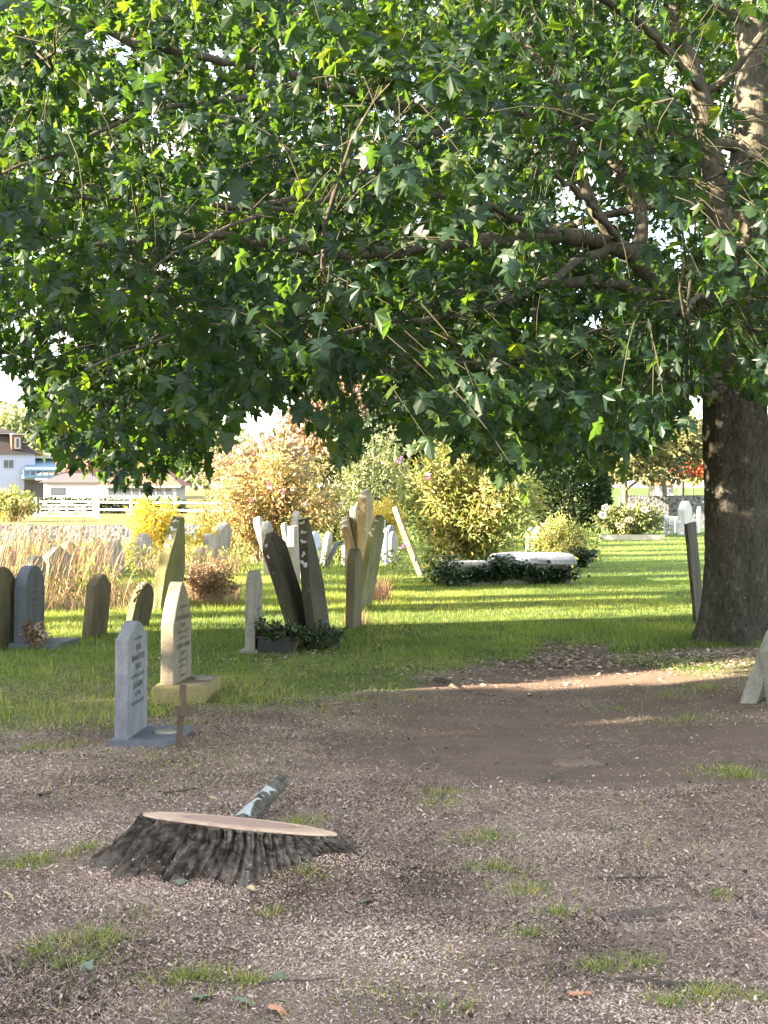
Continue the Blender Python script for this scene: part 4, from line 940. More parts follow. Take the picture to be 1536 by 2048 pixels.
# half hidden in the dry grass and across the field
FIELD = [
 ('pink-lit round-topped headstone deep in dry grass at the left edge', 10, 1091, .62, .12, 12, 'round', 'warm', 24, 0),
 ('pinkish round-topped headstone in dry grass behind the blue-grey polished one', 70, 1112, .55, .12, 14, 'round', 'pale', 20.5, 2),
 ('grey gable-topped headstone veiled by dry stalks', 115, 1093, .62, .10, 18, 'gable', 'pale', 22, 2),
 ('sandy round-topped headstone in dry grass behind the grey gable-topped one', 136, 1083, .58, .11, 12, 'round', 'warm', 26, 0),
 ('narrow pinkish headstone in the dry grass left of the round-shouldered one', 196, 1077, .55, .11, 10, 'gothic', 'warm', 27, 0),
 ('pale round-shouldered headstone in the dry grass', 230, 1079, .60, .10, 14, 'shoulder', 'pale', 26, 0),
 ('brownish flat-topped headstone before the golden yellow bush', 287, 1067, .58, .13, 14, 'segment', 'pale', 30, 0),
 ('short dark-faced headstone in front of the orange rose bush', 401, 1094, .48, .11, 10, 'round', 'warm', 28, 1),
 ('pale straight headstone just behind the short dark-faced one', 418, 1068, .50, .10, 10, 'flat', 'pale', 31, 0),
 ('grey gable-topped headstone leaning slightly right before the rose bush', 452, 1045, .60, .11, 14, 'gable', 'pale', 28.5, 10),
 ('slim pale headstone leaning left before the rose bush', 514, 1034, .52, .12, 6, 'segment', 'pale', 27.5, -17),
 ('pale rounded headstone half hidden behind the dark leaning pair', 533, 1043, .50, .12, 8, 'round', 'pale', 27, -4),
 ('grey-faced headstone leaning left behind the dark leaning pair', 566, 1046, .56, .07, 18, 'gothic', 'pale', 25.5, -26),
 ('low flat-topped stone between the dark leaning pair', 576, 1094, .44, .10, 10, 'flat', 'pale', 23.5, 0),
 ('tall pale headstone with lichened point behind the lichen-edged leaning stone', 593, 1023, .52, .11, 9, 'gothic', 'pale', 27, 0),
 ('square pale headstone right behind the lichen-edged leaning stone', 588, 1052, .50, .11, 8, 'flat', 'pale', 24.5, 0),
 ('bluish white headstone against the dark bush', 630, 1063, .56, .08, 16, 'segment', 'bluewhite', 32, 0),
 ('small sunlit headstone leaning right before the dark bush', 658, 1064, .46, .10, 9, 'segment', 'pale', 30, 8),
 ('small grey headstone tilted right in the grass below the dark bush', 676, 1083, .44, .06, 4, 'round', 'slate', 29, 26),
 ('little pale headstone between the tilted grey one and the warm cluster', 690, 1085, .40, .07, 10, 'gable', 'pale', 30, 0),
 ('low pale round stone behind the short dark brown headstone', 700, 1098, .36, .10, 10, 'round', 'warm', 25, 0),
 ('blue-white round-topped headstone right of the warm cluster', 771, 1057, .48, .08, 6, 'round', 'bluewhite', 30, 0),
 ('tall blue-white headstone partly behind the olive-green leaning one', 765, 1040, .50, .08, 6, 'flat', 'bluewhite', 33, 0),
 ('black polished headstone in shade before the butterfly bush', 781, 1050, .50, .09, 20, 'round', 'slate', 34, 0),
 ('grey headstone low behind the slender bright leaning one', 786, 1063, .50, .07, 16, 'round', 'pale', 31, 0),
 ('pale squared headstone half buried in the shrub right of the butterfly bush', 1094, 1046, .70, .14, 62, 'segment', 'warm', 31.5, 0),
 ('pale headstone just showing behind the upright shrub', 1070, 1052, .50, .10, 50, 'segment', 'pale', 34, 0),
 ('bluish pointed white headstone, first of the pale row by the flint wall', 1332, 1028, .55, .13, 10, 'gothic', 'bluewhite', 50, 0),
 ('plain white round-topped headstone, second of the pale row by the flint wall', 1344, 1032, .50, .17, 8, 'round', 'white', 50.5, 0),
 ('plain white round-topped headstone, third of the pale row by the flint wall', 1355, 1033, .50, .17, 8, 'round', 'white', 51, 0),
 ('tall white pointed monument in front of the flint wall', 1370, 1002, .50, .26, 40, 'gothic', 'white', 49, 0),
 ('low white headstone at the foot of the tall white monument', 1385, 1036, .60, .12, 45, 'round', 'white', 51, 0),
 ('thin white headstone touching the edge of the maple trunk', 1398, 1013, .55, .10, 20, 'gothic', 'white', 52, 0),
]
for lab, tx, ty, wd, th, rot, shp, mt_, D, ln in FIELD:
    xx = (tx - 768) / FPX * D; zz_ = gzf(xx, D); hh = (EYE - (ty - HZ) * D / FPX) - zz_
    bx = tx - math.tan(R(ln)) * hh * FPX / D
    grave(lab, bx, None, tx, ty, wd, th, rot, shp, mt_, D=D, group=GB)
# right of the path
o, pr, h = grave('slim dark headstone leaning left against the side of the maple trunk', 1399, 1247, 1380, 1046, .42, .04, 25, 'flat', 'dark')
o, pr, h = grave('thick pale broken headstone leaning right at the right edge of the picture', 1507, 1397, 1556, 1266, .46, .12, 22, 'flat', 'pale', bev=.02)
o, pr, h = grave('upright pale stone slab at the right edge behind the leaning broken one', 1590, 1378, 1571, 1262, .42, .12, 68, 'segment', 'pale', D=10.9)

# chest tomb with ivy
cx, cy = at(1012, 24.3); cz = gzf(cx, cy)
tb = empty('chest_tomb', (cx, cy, cz), 'low broken chest tomb of pale stone smothered in ivy', 'tomb'); tb.rotation_euler = (0, 0, R(17))
m = MB(); m.box((.0, 0, .13), (1.95, .75, .36)); o = m.build('chest', SM['pale'], tb)
me = bpy.data.meshes.new('lid'); bm = bmesh.new()
pr = [(-.45, .30), (-.43, .37), (-.26, .455), (.0, .485), (.20, .47), (.42, .39), (.46, .30)]
A = [bm.verts.new((-.18, y, z)) for y, z in pr]; B = [bm.verts.new((1.06, y, z + .01)) for y, z in pr]
bm.faces.new(A); bm.faces.new(B[::-1])
for i in range(len(pr)): bm.faces.new((A[i], B[i], B[(i + 1) % len(pr)], A[(i + 1) % len(pr)]))
bmesh.ops.recalc_face_normals(bm, faces=bm.faces); bmesh.ops.subdivide_edges(bm, edges=bm.edges[:], cuts=5, use_grid_fill=True)
for v in bm.verts: v.co += Vector((.05 * (vnoise(v.co.y * 7 + 3, v.co.z * 7) - .5), .03 * (vnoise(v.co.x * 6, v.co.z * 9) - .5), .05 * (vnoise(v.co.x * 4 + 9, v.co.y * 5) - .5)))
bm.to_mesh(me); bm.free(); me.materials.append(stone_mat('tomb_lid', (.40, .41, .44), (.21, .215, .23), (.17, .19, .12), .12, grain=40))
o = bpy.data.objects.new('lid', me); COL.objects.link(o); o.parent = tb
m = MB(); m.box((-.62, .02, .31), (.70, .70, .10), .06); o = m.build('broken_lid', SM['white'], tb); o.modifiers.new('bevel', 'BEVEL').width = .03
n = 2600; pts = []
for k in range(26):
    xx = -1.0 + 2.1 * RNG.random(); c = np.array([xx, -.40 - .05 * RNG.random(), (.16 if xx < .3 else .08) + .13 * RNG.random()]); v = RNG.normal(size=(75, 3)) * [.13, .04, .055]; pts.append(c + v)
pts = np.concatenate(pts); pts[:, 2] = np.maximum(pts[:, 2], .02); pts[:, 1] = np.minimum(pts[:, 1], -.385)
v = RNG.normal(size=(260, 3)) * [.10, .12, .03] + [-.22, -.30, .40]; pts = np.concatenate([pts, v])
iv = empty('ivy', (cx, cy, cz), 'dark ivy growing over the front and left end of the chest tomb', 'ivy'); iv.rotation_euler = (0, 0, R(17))
leafy('foliage', LM['ivy'], iv, pts, np.tile([0, -1.0, .1], (len(pts), 1)), .062, np.clip(RNG.random(len(pts)) * .8, 0, 1), .8, .5)
c = np.array([-1.05, -.1, .18]); v = RNG.normal(size=(900, 3)) * [.13, .28, .13]; q = c + v; q[:, 2] = np.clip(q[:, 2], .02, .6)
leafy('end_foliage', LM['ivy'], iv, q, np.tile([-.4, -.4, .6], (900, 1)), .065, .35 + .65 * RNG.random(900), .8, .2)

# ------------------------------------------------------------------ stump, log, roots
BARK = None
def stump_bark():
    t = NT('stump_bark'); a = t.attr('tint'); n = t.noise(48, None, 8, .8)
    c = t.ramp(t.math('ADD', t.math('MULTIPLY', a, .40), t.math('MULTIPLY', n, .62)), [(.32, (.026, .020, .016)), (.45, (.085, .068, .055)), (.57, (.175, .145, .118)), (.74, (.29, .25, .21))])
    c = t.mix(t.ramp(t.noise(11, None, 4, .6), [(.66, 0.0), (.70, .7)]), c, (.17, .20, .18))
    t.bump(n, 1.0, .03); return t.done(c, .95, .15)
def stump():
    C = np.array([-.60, 6.25]); z0 = gzf(*C) - .02
    root = empty('tree_stump', (C[0], C[1], z0), 'freshly cut tree stump with pale sawn top and dark ridged bark', 'stump')
    ns, nr = 900, 44; a = np.arange(ns) * 2 * math.pi / ns
    def cutz(x, y): return .148 - z0 - .105 * x - .165 * y
    wob = 1 + .035 * np.cos(2 * a + .6) + .03 * np.cos(3 * a + 2.0) + .02 * np.cos(5 * a) - .05 * np.exp(-((np.mod(a - 5.2 + math.pi, 2 * math.pi) - math.pi) / .22) ** 2)
    rt = .405 * wob
    # roots: angle, width, reach
    # buttresses: angle, width, reach
    roots = [(3.34, .24, .21), (3.85, .20, .18), (4.30, .20, .17), (4.78, .26, .24), (5.30, .16, .10), (5.85, .24, .17), (2.6, .3, .2), (.3, .3, .16), (1.5, .4, .15)]
    reach = np.full(ns, .05)
    for an, wd, rc in roots: reach = reach + rc * np.exp(-((np.mod(a - an + math.pi, 2 * math.pi) - math.pi) / wd) ** 2)
    rows = []
    warp = a + .10 * np.sin(2 * a + 1) + .05 * np.sin(5 * a) + .02 * vnoise(a * 9, a * 0)
    for k in range(nr):
        s = k / (nr - 1)                                     # 0 foot, 1 cut
        r = rt * (1.0 + .03 * (1 - s)) + reach * (1 - s) ** 1.7
        wa = warp + .10 * (1 - s) ** 2 * np.sin(3 * a)
        f1 = wa * 8.5 + .55 * vnoise(wa * 4, s * 1.2) + .22 * vnoise(wa * 14, s * 9)
        tri = np.abs(np.mod(f1, 1) - .5) * 2                                      # 0 in a furrow, 1 on a ridge
        hgt = vnoise(np.floor(f1) * 7.3, s * 3.0 + np.floor(f1) * 1.7)            # ridges stand out unevenly
        f2 = wa * 21 + 1.2 * vnoise(wa * 7 + 40, s * 2 + 9); tri2 = np.abs(np.mod(f2, 1) - .5) * 2
        amp = sm(.015, .11, 1 - s)
        r = r - .048 * amp * (1 - sm(.02, .46, tri)) * (.5 + .7 * hgt) - .010 * amp * (1 - sm(.0, .30, tri2)) + .022 * amp * (hgt - .5)
        r = r + .018 * amp * (fbm(a * 22, s * 14, 3) - .5) - .012 * amp * sm(.60, .70, vnoise(a * 13 + 9, s * 8 + 4))
        x, y = r * np.cos(a), r * np.sin(a) * .86
        foot = gz(C[0] + x, C[1] + y) - z0 - .035
        z = foot + (cutz(x, y) - foot) * s ** .80
        rows.append(np.stack([x, y, z], 1))
    V = np.array(rows); i = np.arange(nr - 1)[:, None] * ns; j = np.arange(ns)[None, :]; kk = (j + 1) % ns
    inner = V[-1].copy(); inner[:, :2] *= .955; inner[:, 2] -= .003
    VB = np.concatenate([V.reshape(-1, 3), inner]); iB = np.arange(nr)[:, None] * ns
    A_, S_ = np.meshgrid(a, np.linspace(0, 1, nr)); tn = np.clip(.5 + 1.0 * (fbm(A_ * 20 + 3, S_ * 9 + 2, 4) - .5) + .5 * (vnoise(A_ * 3, S_ * 2) - .5), 0, 1)
    m = MB(); m.add(VB, np.stack([iB + j, iB + kk, iB + ns + kk, iB + ns + j], -1).reshape(-1, 4), tn.ravel(), False)
    o = m.build('bark', stump_bark(), root)
    # sawn face with a thin pale rim of fresh wood
    t = NT('sawn_wood'); sep = t.n.new('ShaderNodeSeparateXYZ'); t.l.new(t.obj, sep.inputs[0])
    x_ = t.math('MULTIPLY', sep.outputs[0], 1.0); y_ = t.math('MULTIPLY', sep.outputs[1], 1.16)
    rr = t.math('SQRT', t.math('ADD', t.math('MULTIPLY', x_, x_), t.math('MULTIPLY', y_, y_)))
    rn = t.math('ADD', rr, t.math('MULTIPLY', t.noise(5, None, 4), .07))
    c = t.ramp(rn, [(.0, (.25, .165, .135)), (.235, (.29, .185, .15)), (.262, (.19, .115, .09)), (.285, (.40, .275, .195)), (.37, (.47, .335, .235)), (.45, (.53, .385, .265))])
    ring = t.math('SINE', t.math('MULTIPLY', rn, 380.0))
    c = t.mix(t.math('MULTIPLY', t.math('ADD', ring, 1.0), .20), c, (.22, .13, .09))
    saw = t.noise(30, t.mapping((1.0, 14, 1)), 3, .6)
    c = t.mix(t.ramp(saw, [(.4, 0.0), (.7, .30)]), c, (.62, .48, .37))
    c = t.mix(t.ramp(t.noise(6.5, None, 5, .65, 1.0), [(.52, 0.0), (.66, .45)]), c, (.20, .125, .095))
    c = t.mix(t.ramp(t.noise(90, None, 2), [(.62, 0.0), (.7, .35)]), c, (.75, .60, .46))
    t.bump(saw, .25, .004); wood = t.done(c, .85, .2)
    rows = []
    for f, dz in ((0, .010), (.35, .010), (.7, .009), (.92, .008), (.958, .005), (.962, -.010)):
        r = (V[-1, :, :2]) * f; rows.append(np.stack([r[:, 0], r[:, 1], cutz(r[:, 0], r[:, 1]) + dz + .003 * (vnoise(r[:, 0] * 14 + 20, r[:, 1] * 14 + 20) - .5) * (f > 0)], 1))
    V2 = np.array(rows); nr2 = len(rows); i = np.arange(nr2 - 1)[:, None] * ns
    m = MB(); m.add(V2.reshape(-1, 3), np.stack([i + j, i + ns + j, i + ns + kk, i + kk], -1).reshape(-1, 4)[:, ::-1], None, True); m.build('sawn_face', wood, root)
    # sawdust spilled round it
    m = MB(); n = 6000; an = 3.6 + RNG.random(n) * 2.6; rad = .46 + np.abs(RNG.normal(size=n)) * .20
    x, y = C[0] + rad * np.cos(an), C[1] + rad * np.sin(an) * .9; L = .002 + .006 * RNG.random(n)
    u = np.stack([np.cos(an * 7), np.sin(an * 7), RNG.random(n) - .3], 1)
    scatter(m, QUAD_V, QUAD_F, np.stack([x, y, gz(x, y) + .008 + .01 * RNG.random(n)], 1), frames(u, RNG.normal(size=(n, 3)) * .5 + [0, 0, 1]), np.stack([L * .6, L, L], 1), RNG.random(n))
    sel = RNG.integers(0, int(nr * .42), 2600), RNG.integers(0, ns, 2600); q = V[sel]; keep = (np.mod(a[sel[1]], 6.283) > 3.0) & (RNG.random(2600) < (1 - sel[0] / (nr * .42)) ** 2); q = q[keep] + [C[0], C[1], z0 + .008]; k = len(q); L = .003 + .008 * RNG.random(k)
    scatter(m, QUAD_V, QUAD_F, q, frames(RNG.normal(size=(k, 3)), RNG.normal(size=(k, 3)) * .6 + [0, -.4, 1]), np.stack([L * .5, L, L], 1), RNG.random(k))
    tag(m.build('sawdust', flat_mat('sawdust', (.50, .36, .28), .9, .35, 40)), 'pale sawdust and chips scattered round the cut stump', 'sawdust', kind='stuff')
stump()

def log():
    a = np.array([-.665, 6.72, .02]); b = np.array([-.505, 7.30, .115])
    o = empty('cut_branch', a, 'short cut branch with pale blue-green lichen propped behind the stump', 'branch')
    t = NT('lichened_bark'); n = t.noise(16, None, 6, .6, .8)
    c = t.ramp(t.noise(30, None, 5), [(.35, (.040, .038, .031)), (.65, (.115, .108, .088))])
    sep = t.n.new('ShaderNodeSeparateXYZ'); g_ = t.n.new('ShaderNodeNewGeometry'); t.l.new(g_.outputs['Normal'], sep.inputs[0])
    side = t.math('ADD', t.math('MULTIPLY', sep.outputs[2], .10), t.math('MULTIPLY', sep.outputs[0], -.13))
    c = t.mix(t.ramp(t.math('ADD', t.noise(11, None, 4, .5, .6), side), [(.615, 0.0), (.635, 1.0)]), c, (.34, .355, .35))
    t.bump(n, .6, .01)
    p = np.linspace(0, 1, 14)[:, None]; pts = (b - a) * p + np.array([.012, 0, .012]) * np.sin(p * 3.1)
    m = MB(); m.tube(pts, rad_of(.043, .038, 14), 22, .05, False); m.build('bark', t.done(c, .9, .2), o)
    d = norm(b - a); m = MB(); m.tube([b - a - d * .004, b - a + d * .004], [.0365, .035], 22); m.build('sawn_end', flat_mat('branch_end', (.34, .30, .22), .9), o)
log()

ROOTM = bark_mat('root_bark', (.055, .045, .038), (.17, .14, .115), sz=.5, bump=.6)
def sroot(label, pix, r0, r1):
    p = np.array([GP(x, y) for x, y in pix]); p = smooth_path(p, .06)
    p[:, 2] = gz(p[:, 0], p[:, 1]) - .006 + .008 * np.sin(np.arange(len(p)) * .6); p[:, :2] += RNG.normal(size=(len(p), 2)) * .006
    o = MB().tube(p - p[0], rad_of(r0, r1, len(p)) * (1 + .2 * np.sin(np.arange(len(p)) * .9)), 10, .25).build('surface_root', ROOTM, None, p[0])
    tag(o, label, 'root', 'tree roots showing at the ground')
sroot('dark root running from the stump away to the lower right', [(655, 1690), (720, 1722), (790, 1765), (870, 1792), (960, 1812), (1000, 1822)], .016, .006)
sroot('thin dark root curling along the upper right of the worn ground', [(1210, 1842), (1290, 1832), (1350, 1818), (1420, 1822), (1540, 1838), (1620, 1842)], .018, .024)
sroot('forked stub of root just beneath the curling root at right', [(1215, 1844), (1300, 1846), (1360, 1836)], .010, .006)
sroot('long low root crossing the bottom right corner', [(1190, 1955), (1260, 1962), (1330, 1972), (1440, 1972), (1560, 1980)], .010, .020)
sroot('short knobbly root on the left of the path below the grass edge', [(870, 1362), (905, 1372), (940, 1386), (990, 1392)], .035, .012)
sroot('thin root arching across the bare path by the embedded stone', [(1070, 1568), (1110, 1556), (1150, 1548), (1180, 1530), (1190, 1512)], .013, .008)
# stone embedded in the path
g = GP(1150, 1528); m = MB(); n = 40; a = np.arange(n) * 2 * math.pi / n
rr = 1 + .15 * np.cos(2 * a + 1) + .10 * np.cos(3 * a)
rows = [np.stack([.15 * f * rr * np.cos(a), .13 * f * rr * np.sin(a), np.full(n, z) + .008 * np.sin(3 * a) * f], 1) for f, z in ((1.06, -.05), (1, .0), (.93, .022), (.7, .034), (.3, .040), (.01, .041))]
V = np.array(rows); i = np.arange(5)[:, None] * n; j = np.arange(n)[None, :]; k = (j + 1) % n
m.add(V.reshape(-1, 3), np.stack([i + j, i + k, i + n + k, i + n + j], -1).reshape(-1, 4), None, True)
tag(m.build('embedded_stone', stone_mat('worn_stone', (.24, .175, .135), (.09, .068, .054), lich=0), None, g - [0, 0, .020]), 'flat brown stone embedded in the bare path', 'stone')

# fallen leaves and sticks one can point to
LEAFC = {'yellow': flat_mat('yellow_fallen', (.46, .36, .19), .7), 'green': flat_mat('green_fallen', (.12, .155, .105), .5), 'orange': flat_mat('orange_fallen', (.38, .19, .11), .7), 'brown': flat_mat('brown_fallen', (.22, .14, .09), .8)}
for lab, px, py, c, s, cu in (('pale yellow fallen leaf on the litter below the stump', 457, 1903, 'yellow', .055, .2), ('grey-green fallen leaf at the left below the stump', 185, 1938, 'green', .085, .5), ('green fallen leaf near the bottom edge left of centre', 388, 2008, 'green', .075, .5),
        ('narrow green fallen leaf right beside the bottom green one', 478, 2008, 'green', .065, .7), ('curled orange leaf at the very bottom edge', 552, 2032, 'orange', .07, .8), ('small green leaf at the foot of the stump', 366, 1768, 'green', .075, .3),
        ('small green leaf on the chips right of the stump', 733, 1812, 'green', .07, .4), ('grey-green leaf lying against the right of the stump front', 518, 1740, 'green', .06, .4), ('brown curled leaf in front of the stump', 500, 1780, 'yellow', .035, .8), ('small green leaf beside the bottom grass tuft', 560, 1955, 'green', .06, .9), ('pale leaf beside the foot of the maple trunk', 1460, 1283, 'green', .12, .5)):
    g = GP(px, py); m = MB(); v = MAPLE_V.copy(); v[:, 2] = v[:, 2] * cu * 2 + .02
    m.add(v * s, MAPLE_F, None, False); o = m.build('fallen_leaf', LEAFC[c], None, g + [0, 0, .018]); o.rotation_euler = (R(RNG.normal() * 14), R(RNG.normal() * 14), RNG.random() * 6.28)
    tag(o, lab, 'leaf', 'single fallen leaves')
def stick(lab, a, b, r, c='brown', name='stick'):
    p, q = GP(*a), GP(*b); t = np.linspace(0, 1, 7)[:, None]; pts = p + (q - p) * t; pts[:, 2] = gz(pts[:, 0], pts[:, 1]) + r + .006; pts[:, :2] += RNG.normal(size=(7, 2)) * .006
    tag(MB().tube(pts - p, rad_of(r, r * .6, 7), 6, .2).build(name, LEAFC[c] if c != 'dark' else ROOTM, None, p), lab, 'stick')
stick('dark stick on the litter behind the stump', (330, 1590), (390, 1582), .007, 'dark')
stick('long thin twig near the bottom edge pointing right', (520, 1972), (660, 1962), .004, 'dark')
stick('orange-brown bark chip in the bottom right', (1140, 2000), (1182, 1996), .010, 'orange', 'bark_chip')
stick('dark twig beside the orange-brown bark chip', (1112, 2004), (1175, 2006), .004, 'dark')
stick('dark stick on the chips in the middle right', (1190, 1762), (1330, 1760), .007, 'dark')
stick('pale split stick at the left of the stump', (15, 1790), (22, 1806), .005, 'yellow')
stick('small pale stick behind the stump', (420, 1597), (432, 1603), .005, 'yellow')
stick('dark stick lying across the litter left of the stump', (80, 1596), (105, 1588), .009, 'dark')
stick('fallen brown twig under the cream headstone', (640, 1415), (690, 1410), .012)

# ------------------------------------------------------------------ dry grass, undergrowth
def dry_grass():
    m = MB(); n = 1100
    px = RNG.random(n) ** 1.0 * 330 - 60; D = 18.5 + RNG.random(n) * 13; x = (px - 768) / FPX * D
    keep = RNG.random(n) < sm(.30, .62, fbm(x * .9 + 3, D * .5)) * (1 - sm(150, 270, px)) + .05; x, D = x[keep], D[keep]; k = len(x)
    h = (.55 + .65 * RNG.random(k)) * (.8 + .4 * (x < -4)); u = tilt_dirs(k, .45); u[:, 0] += .12
    scatter(m, BLADE_V, BLADE_F, np.stack([x, D, gz(x, D) - .02], 1), frames(u, RNG.normal(size=(k, 3)) + [0, -.8, 0]), np.stack([.007 + .009 * RNG.random(k), h, h], 1), RNG.random(k))
    def patch(px0, px1, d0, d1, n, h0, h1, lo, hi, w=.008):
        px = px0 + RNG.random(n) * (px1 - px0); D = d0 + RNG.random(n) * (d1 - d0); x = (px - 768) / FPX * D
        h = h0 + (h1 - h0) * RNG.random(n); u = tilt_dirs(n, .8)
        scatter(m, BLADE_V, BLADE_F, np.stack([x, D, gz(x, D) - .02], 1), frames(u, RNG.normal(size=(n, 3)) + [0, -.8, 0]), np.stack([np.full(n, w), h, h], 1), lo + (hi - lo) * RNG.random(n))
    patch(60, 310, 18.5, 23, 2200, .10, .34, .35, 1.0)
    patch(-60, 140, 18.5, 28, 1300, .15, .50, .2, .9)
    patch(330, 480, 19.5, 21.5, 900, .12, .35, .3, .9)
    patch(738, 776, 20, 21.5, 420, .15, .38, .0, .5, .006); patch(690, 735, 16.5, 17.3, 260, .08, .25, .5, 1.0, .005)
    patch(280, 480, 26, 34, 1600, .2, .6, .3, 1.0)
    t = leaf_mat('dry_blade', [(0, (.22, .11, .075)), (.35, (.32, .20, .14)), (.7, (.37, .27, .185)), (.88, (.28, .24, .09)), (1, (.18, .20, .05))], (1.2, 1.1, .9, 1), .3, .7, .2)
    tag(m.build('dry_grass', t), 'tall straw-coloured dry grass and stalks in the unmown corner', 'dry grass', kind='stuff')
    m = MB()
    def weeds(px0, px1, d0, d1, n, h, s, lo, hi):
        px = px0 + RNG.random(n) * (px1 - px0); D = d0 + RNG.random(n) * (d1 - d0); x = (px - 768) / FPX * D
        z = gz(x, D) + h * RNG.random(n) * (fbm(x * 1.5, D * 1.1) > .42)
        u = RNG.normal(size=(n, 3)) + [0, 0, .6]; sc = s * (.6 + .8 * RNG.random(n))
        scatter(m, LEAF_V, LEAF_F, np.stack([x, D, z], 1), frames(u, RNG.normal(size=(n, 3)) + [0, 0, .8]), np.stack([sc * .5, sc, sc], 1), lo + (hi - lo) * RNG.random(n))
    weeds(-40, 330, 19, 24, 2600, .34, .06, .1, 1.0); weeds(240, 500, 27, 36, 2600, .45, .08, .3, 1.0); weeds(560, 800, 28, 38, 2400, .30, .08, .0, .8)
    weeds(850, 1150, 26.2, 28.5, 2600, .35, .08, .2, .9); weeds(1060, 1200, 30, 33, 900, .3, .08, .0, .6); weeds(-60, 500, 38, 44, 2200, .5, .12, .2, 1.0); weeds(780, 1200, 38, 44, 1600, .5, .12, .0, .5)
    t = leaf_mat('weed_leaf', [(0, (.04, .075, .02)), (.5, (.16, .19, .045)), (.8, (.36, .31, .07)), (1, (.46, .30, .14))], (1.4, 1.5, .6, 1), .3, .6)
    tag(m.build('undergrowth', t), 'low weeds and golden undergrowth round the far headstones', 'undergrowth', kind='stuff')
dry_grass()

# log-roll edging
q0 = at(84, 19.0); ed = empty('log_edging', (q0[0], q0[1], gzf(*q0)), 'row of short pale log edging before the dry grass', 'edging')
EDG = flat_mat('edging_wood', (.40, .36, .28), .9); m = MB()
for k in range(19):
    x, y = .058 * k, .012 * k; z = gzf(q0[0] + x, q0[1] + y) - gzf(*q0); m.tube([(x, y, z - .05), (x, y, z + .085)], [.017, .017], 8)
m.build('palisade', EDG, ed)

# ------------------------------------------------------------------ walls, fence, gate
def flint_wall(label, ax, bx, D, ty, px_base_z, th=.35, D2=None):
    D2 = D2 or D; a = np.array([(ax - 768) / FPX * D, D]); b = np.array([(bx - 768) / FPX * D2, D2]); L = np.linalg.norm(b - a); ang = math.atan2(b[1] - a[1], b[0] - a[0])
    zt = EYE - (ty - HZ) / FPX * D; zb = min(gzf(*a), gzf(*b)) - .2
    o = empty('flint_wall', (*(a + b) / 2, zb), label, 'wall'); o.rotation_euler = (0, 0, ang)
    t = NT('flint'); v = t.voro(9, None); v2 = t.voro(9, None, out='Color'); sp = t.n.new('ShaderNodeSeparateColor'); t.l.new(v2, sp.inputs[0])
    c = t.ramp(sp.outputs[0], [(.0, (.022, .027, .036)), (.5, (.060, .070, .090)), (.85, (.13, .14, .17)), (1, (.28, .28, .30))]); c = t.mix(t.ramp(v, [(.42, 0.0), (.55, 1.0)]), c, (.13, .125, .12))
    t.bump(v, .8, .04); m = MB(); nx = int(L / .3)
    V, F = [], []
    for k in range(nx + 1):
        x = -L / 2 + L * k / nx; h = zt - zb + .06 * (vnoise(k * .35, 3.3) - .5)
        V += [(x, -th / 2, 0), (x, -th / 2, h), (x, th / 2, h), (x, th / 2, 0)]
    for k in range(nx):
        i = 4 * k; F += [(i, i + 4, i + 5, i + 1), (i + 1, i + 5, i + 6, i + 2), (i + 2, i + 6, i + 7, i + 3)]
    m.add(V, F); m.add(V[:4], [(0, 1, 2, 3)]); m.add(V[-4:], [(3, 2, 1, 0)]); m.build('masonry', t.done(c, .85, .3), o)
    return o
flint_wall('long low flint wall beyond the dry grass on the left', -500, 620, 46, 1050, 0)
flint_wall('bluish flint wall at the far end of the lawn', 1238, 1760, 57, 990, 0)
shrub('bare-stemmed climber trailing along the foot of the far flint wall', at(1300, 55.5), .9, .35, .75, 40, 1400, .10, LM['greygreen'], LM['stem'], 'wall_climber', 'climber', aspect=.5, t0=.1)
# lawn edging board
q = empty('border_board', (*at(1262, 44.2), gzf(*at(1262, 44.2))), 'weathered timber board edging the hydrangea border', 'edging'); m = MB(); m.box((0, 0, .06), (2.0, .06, .20), R(2)); m.build('board', EDG, q)

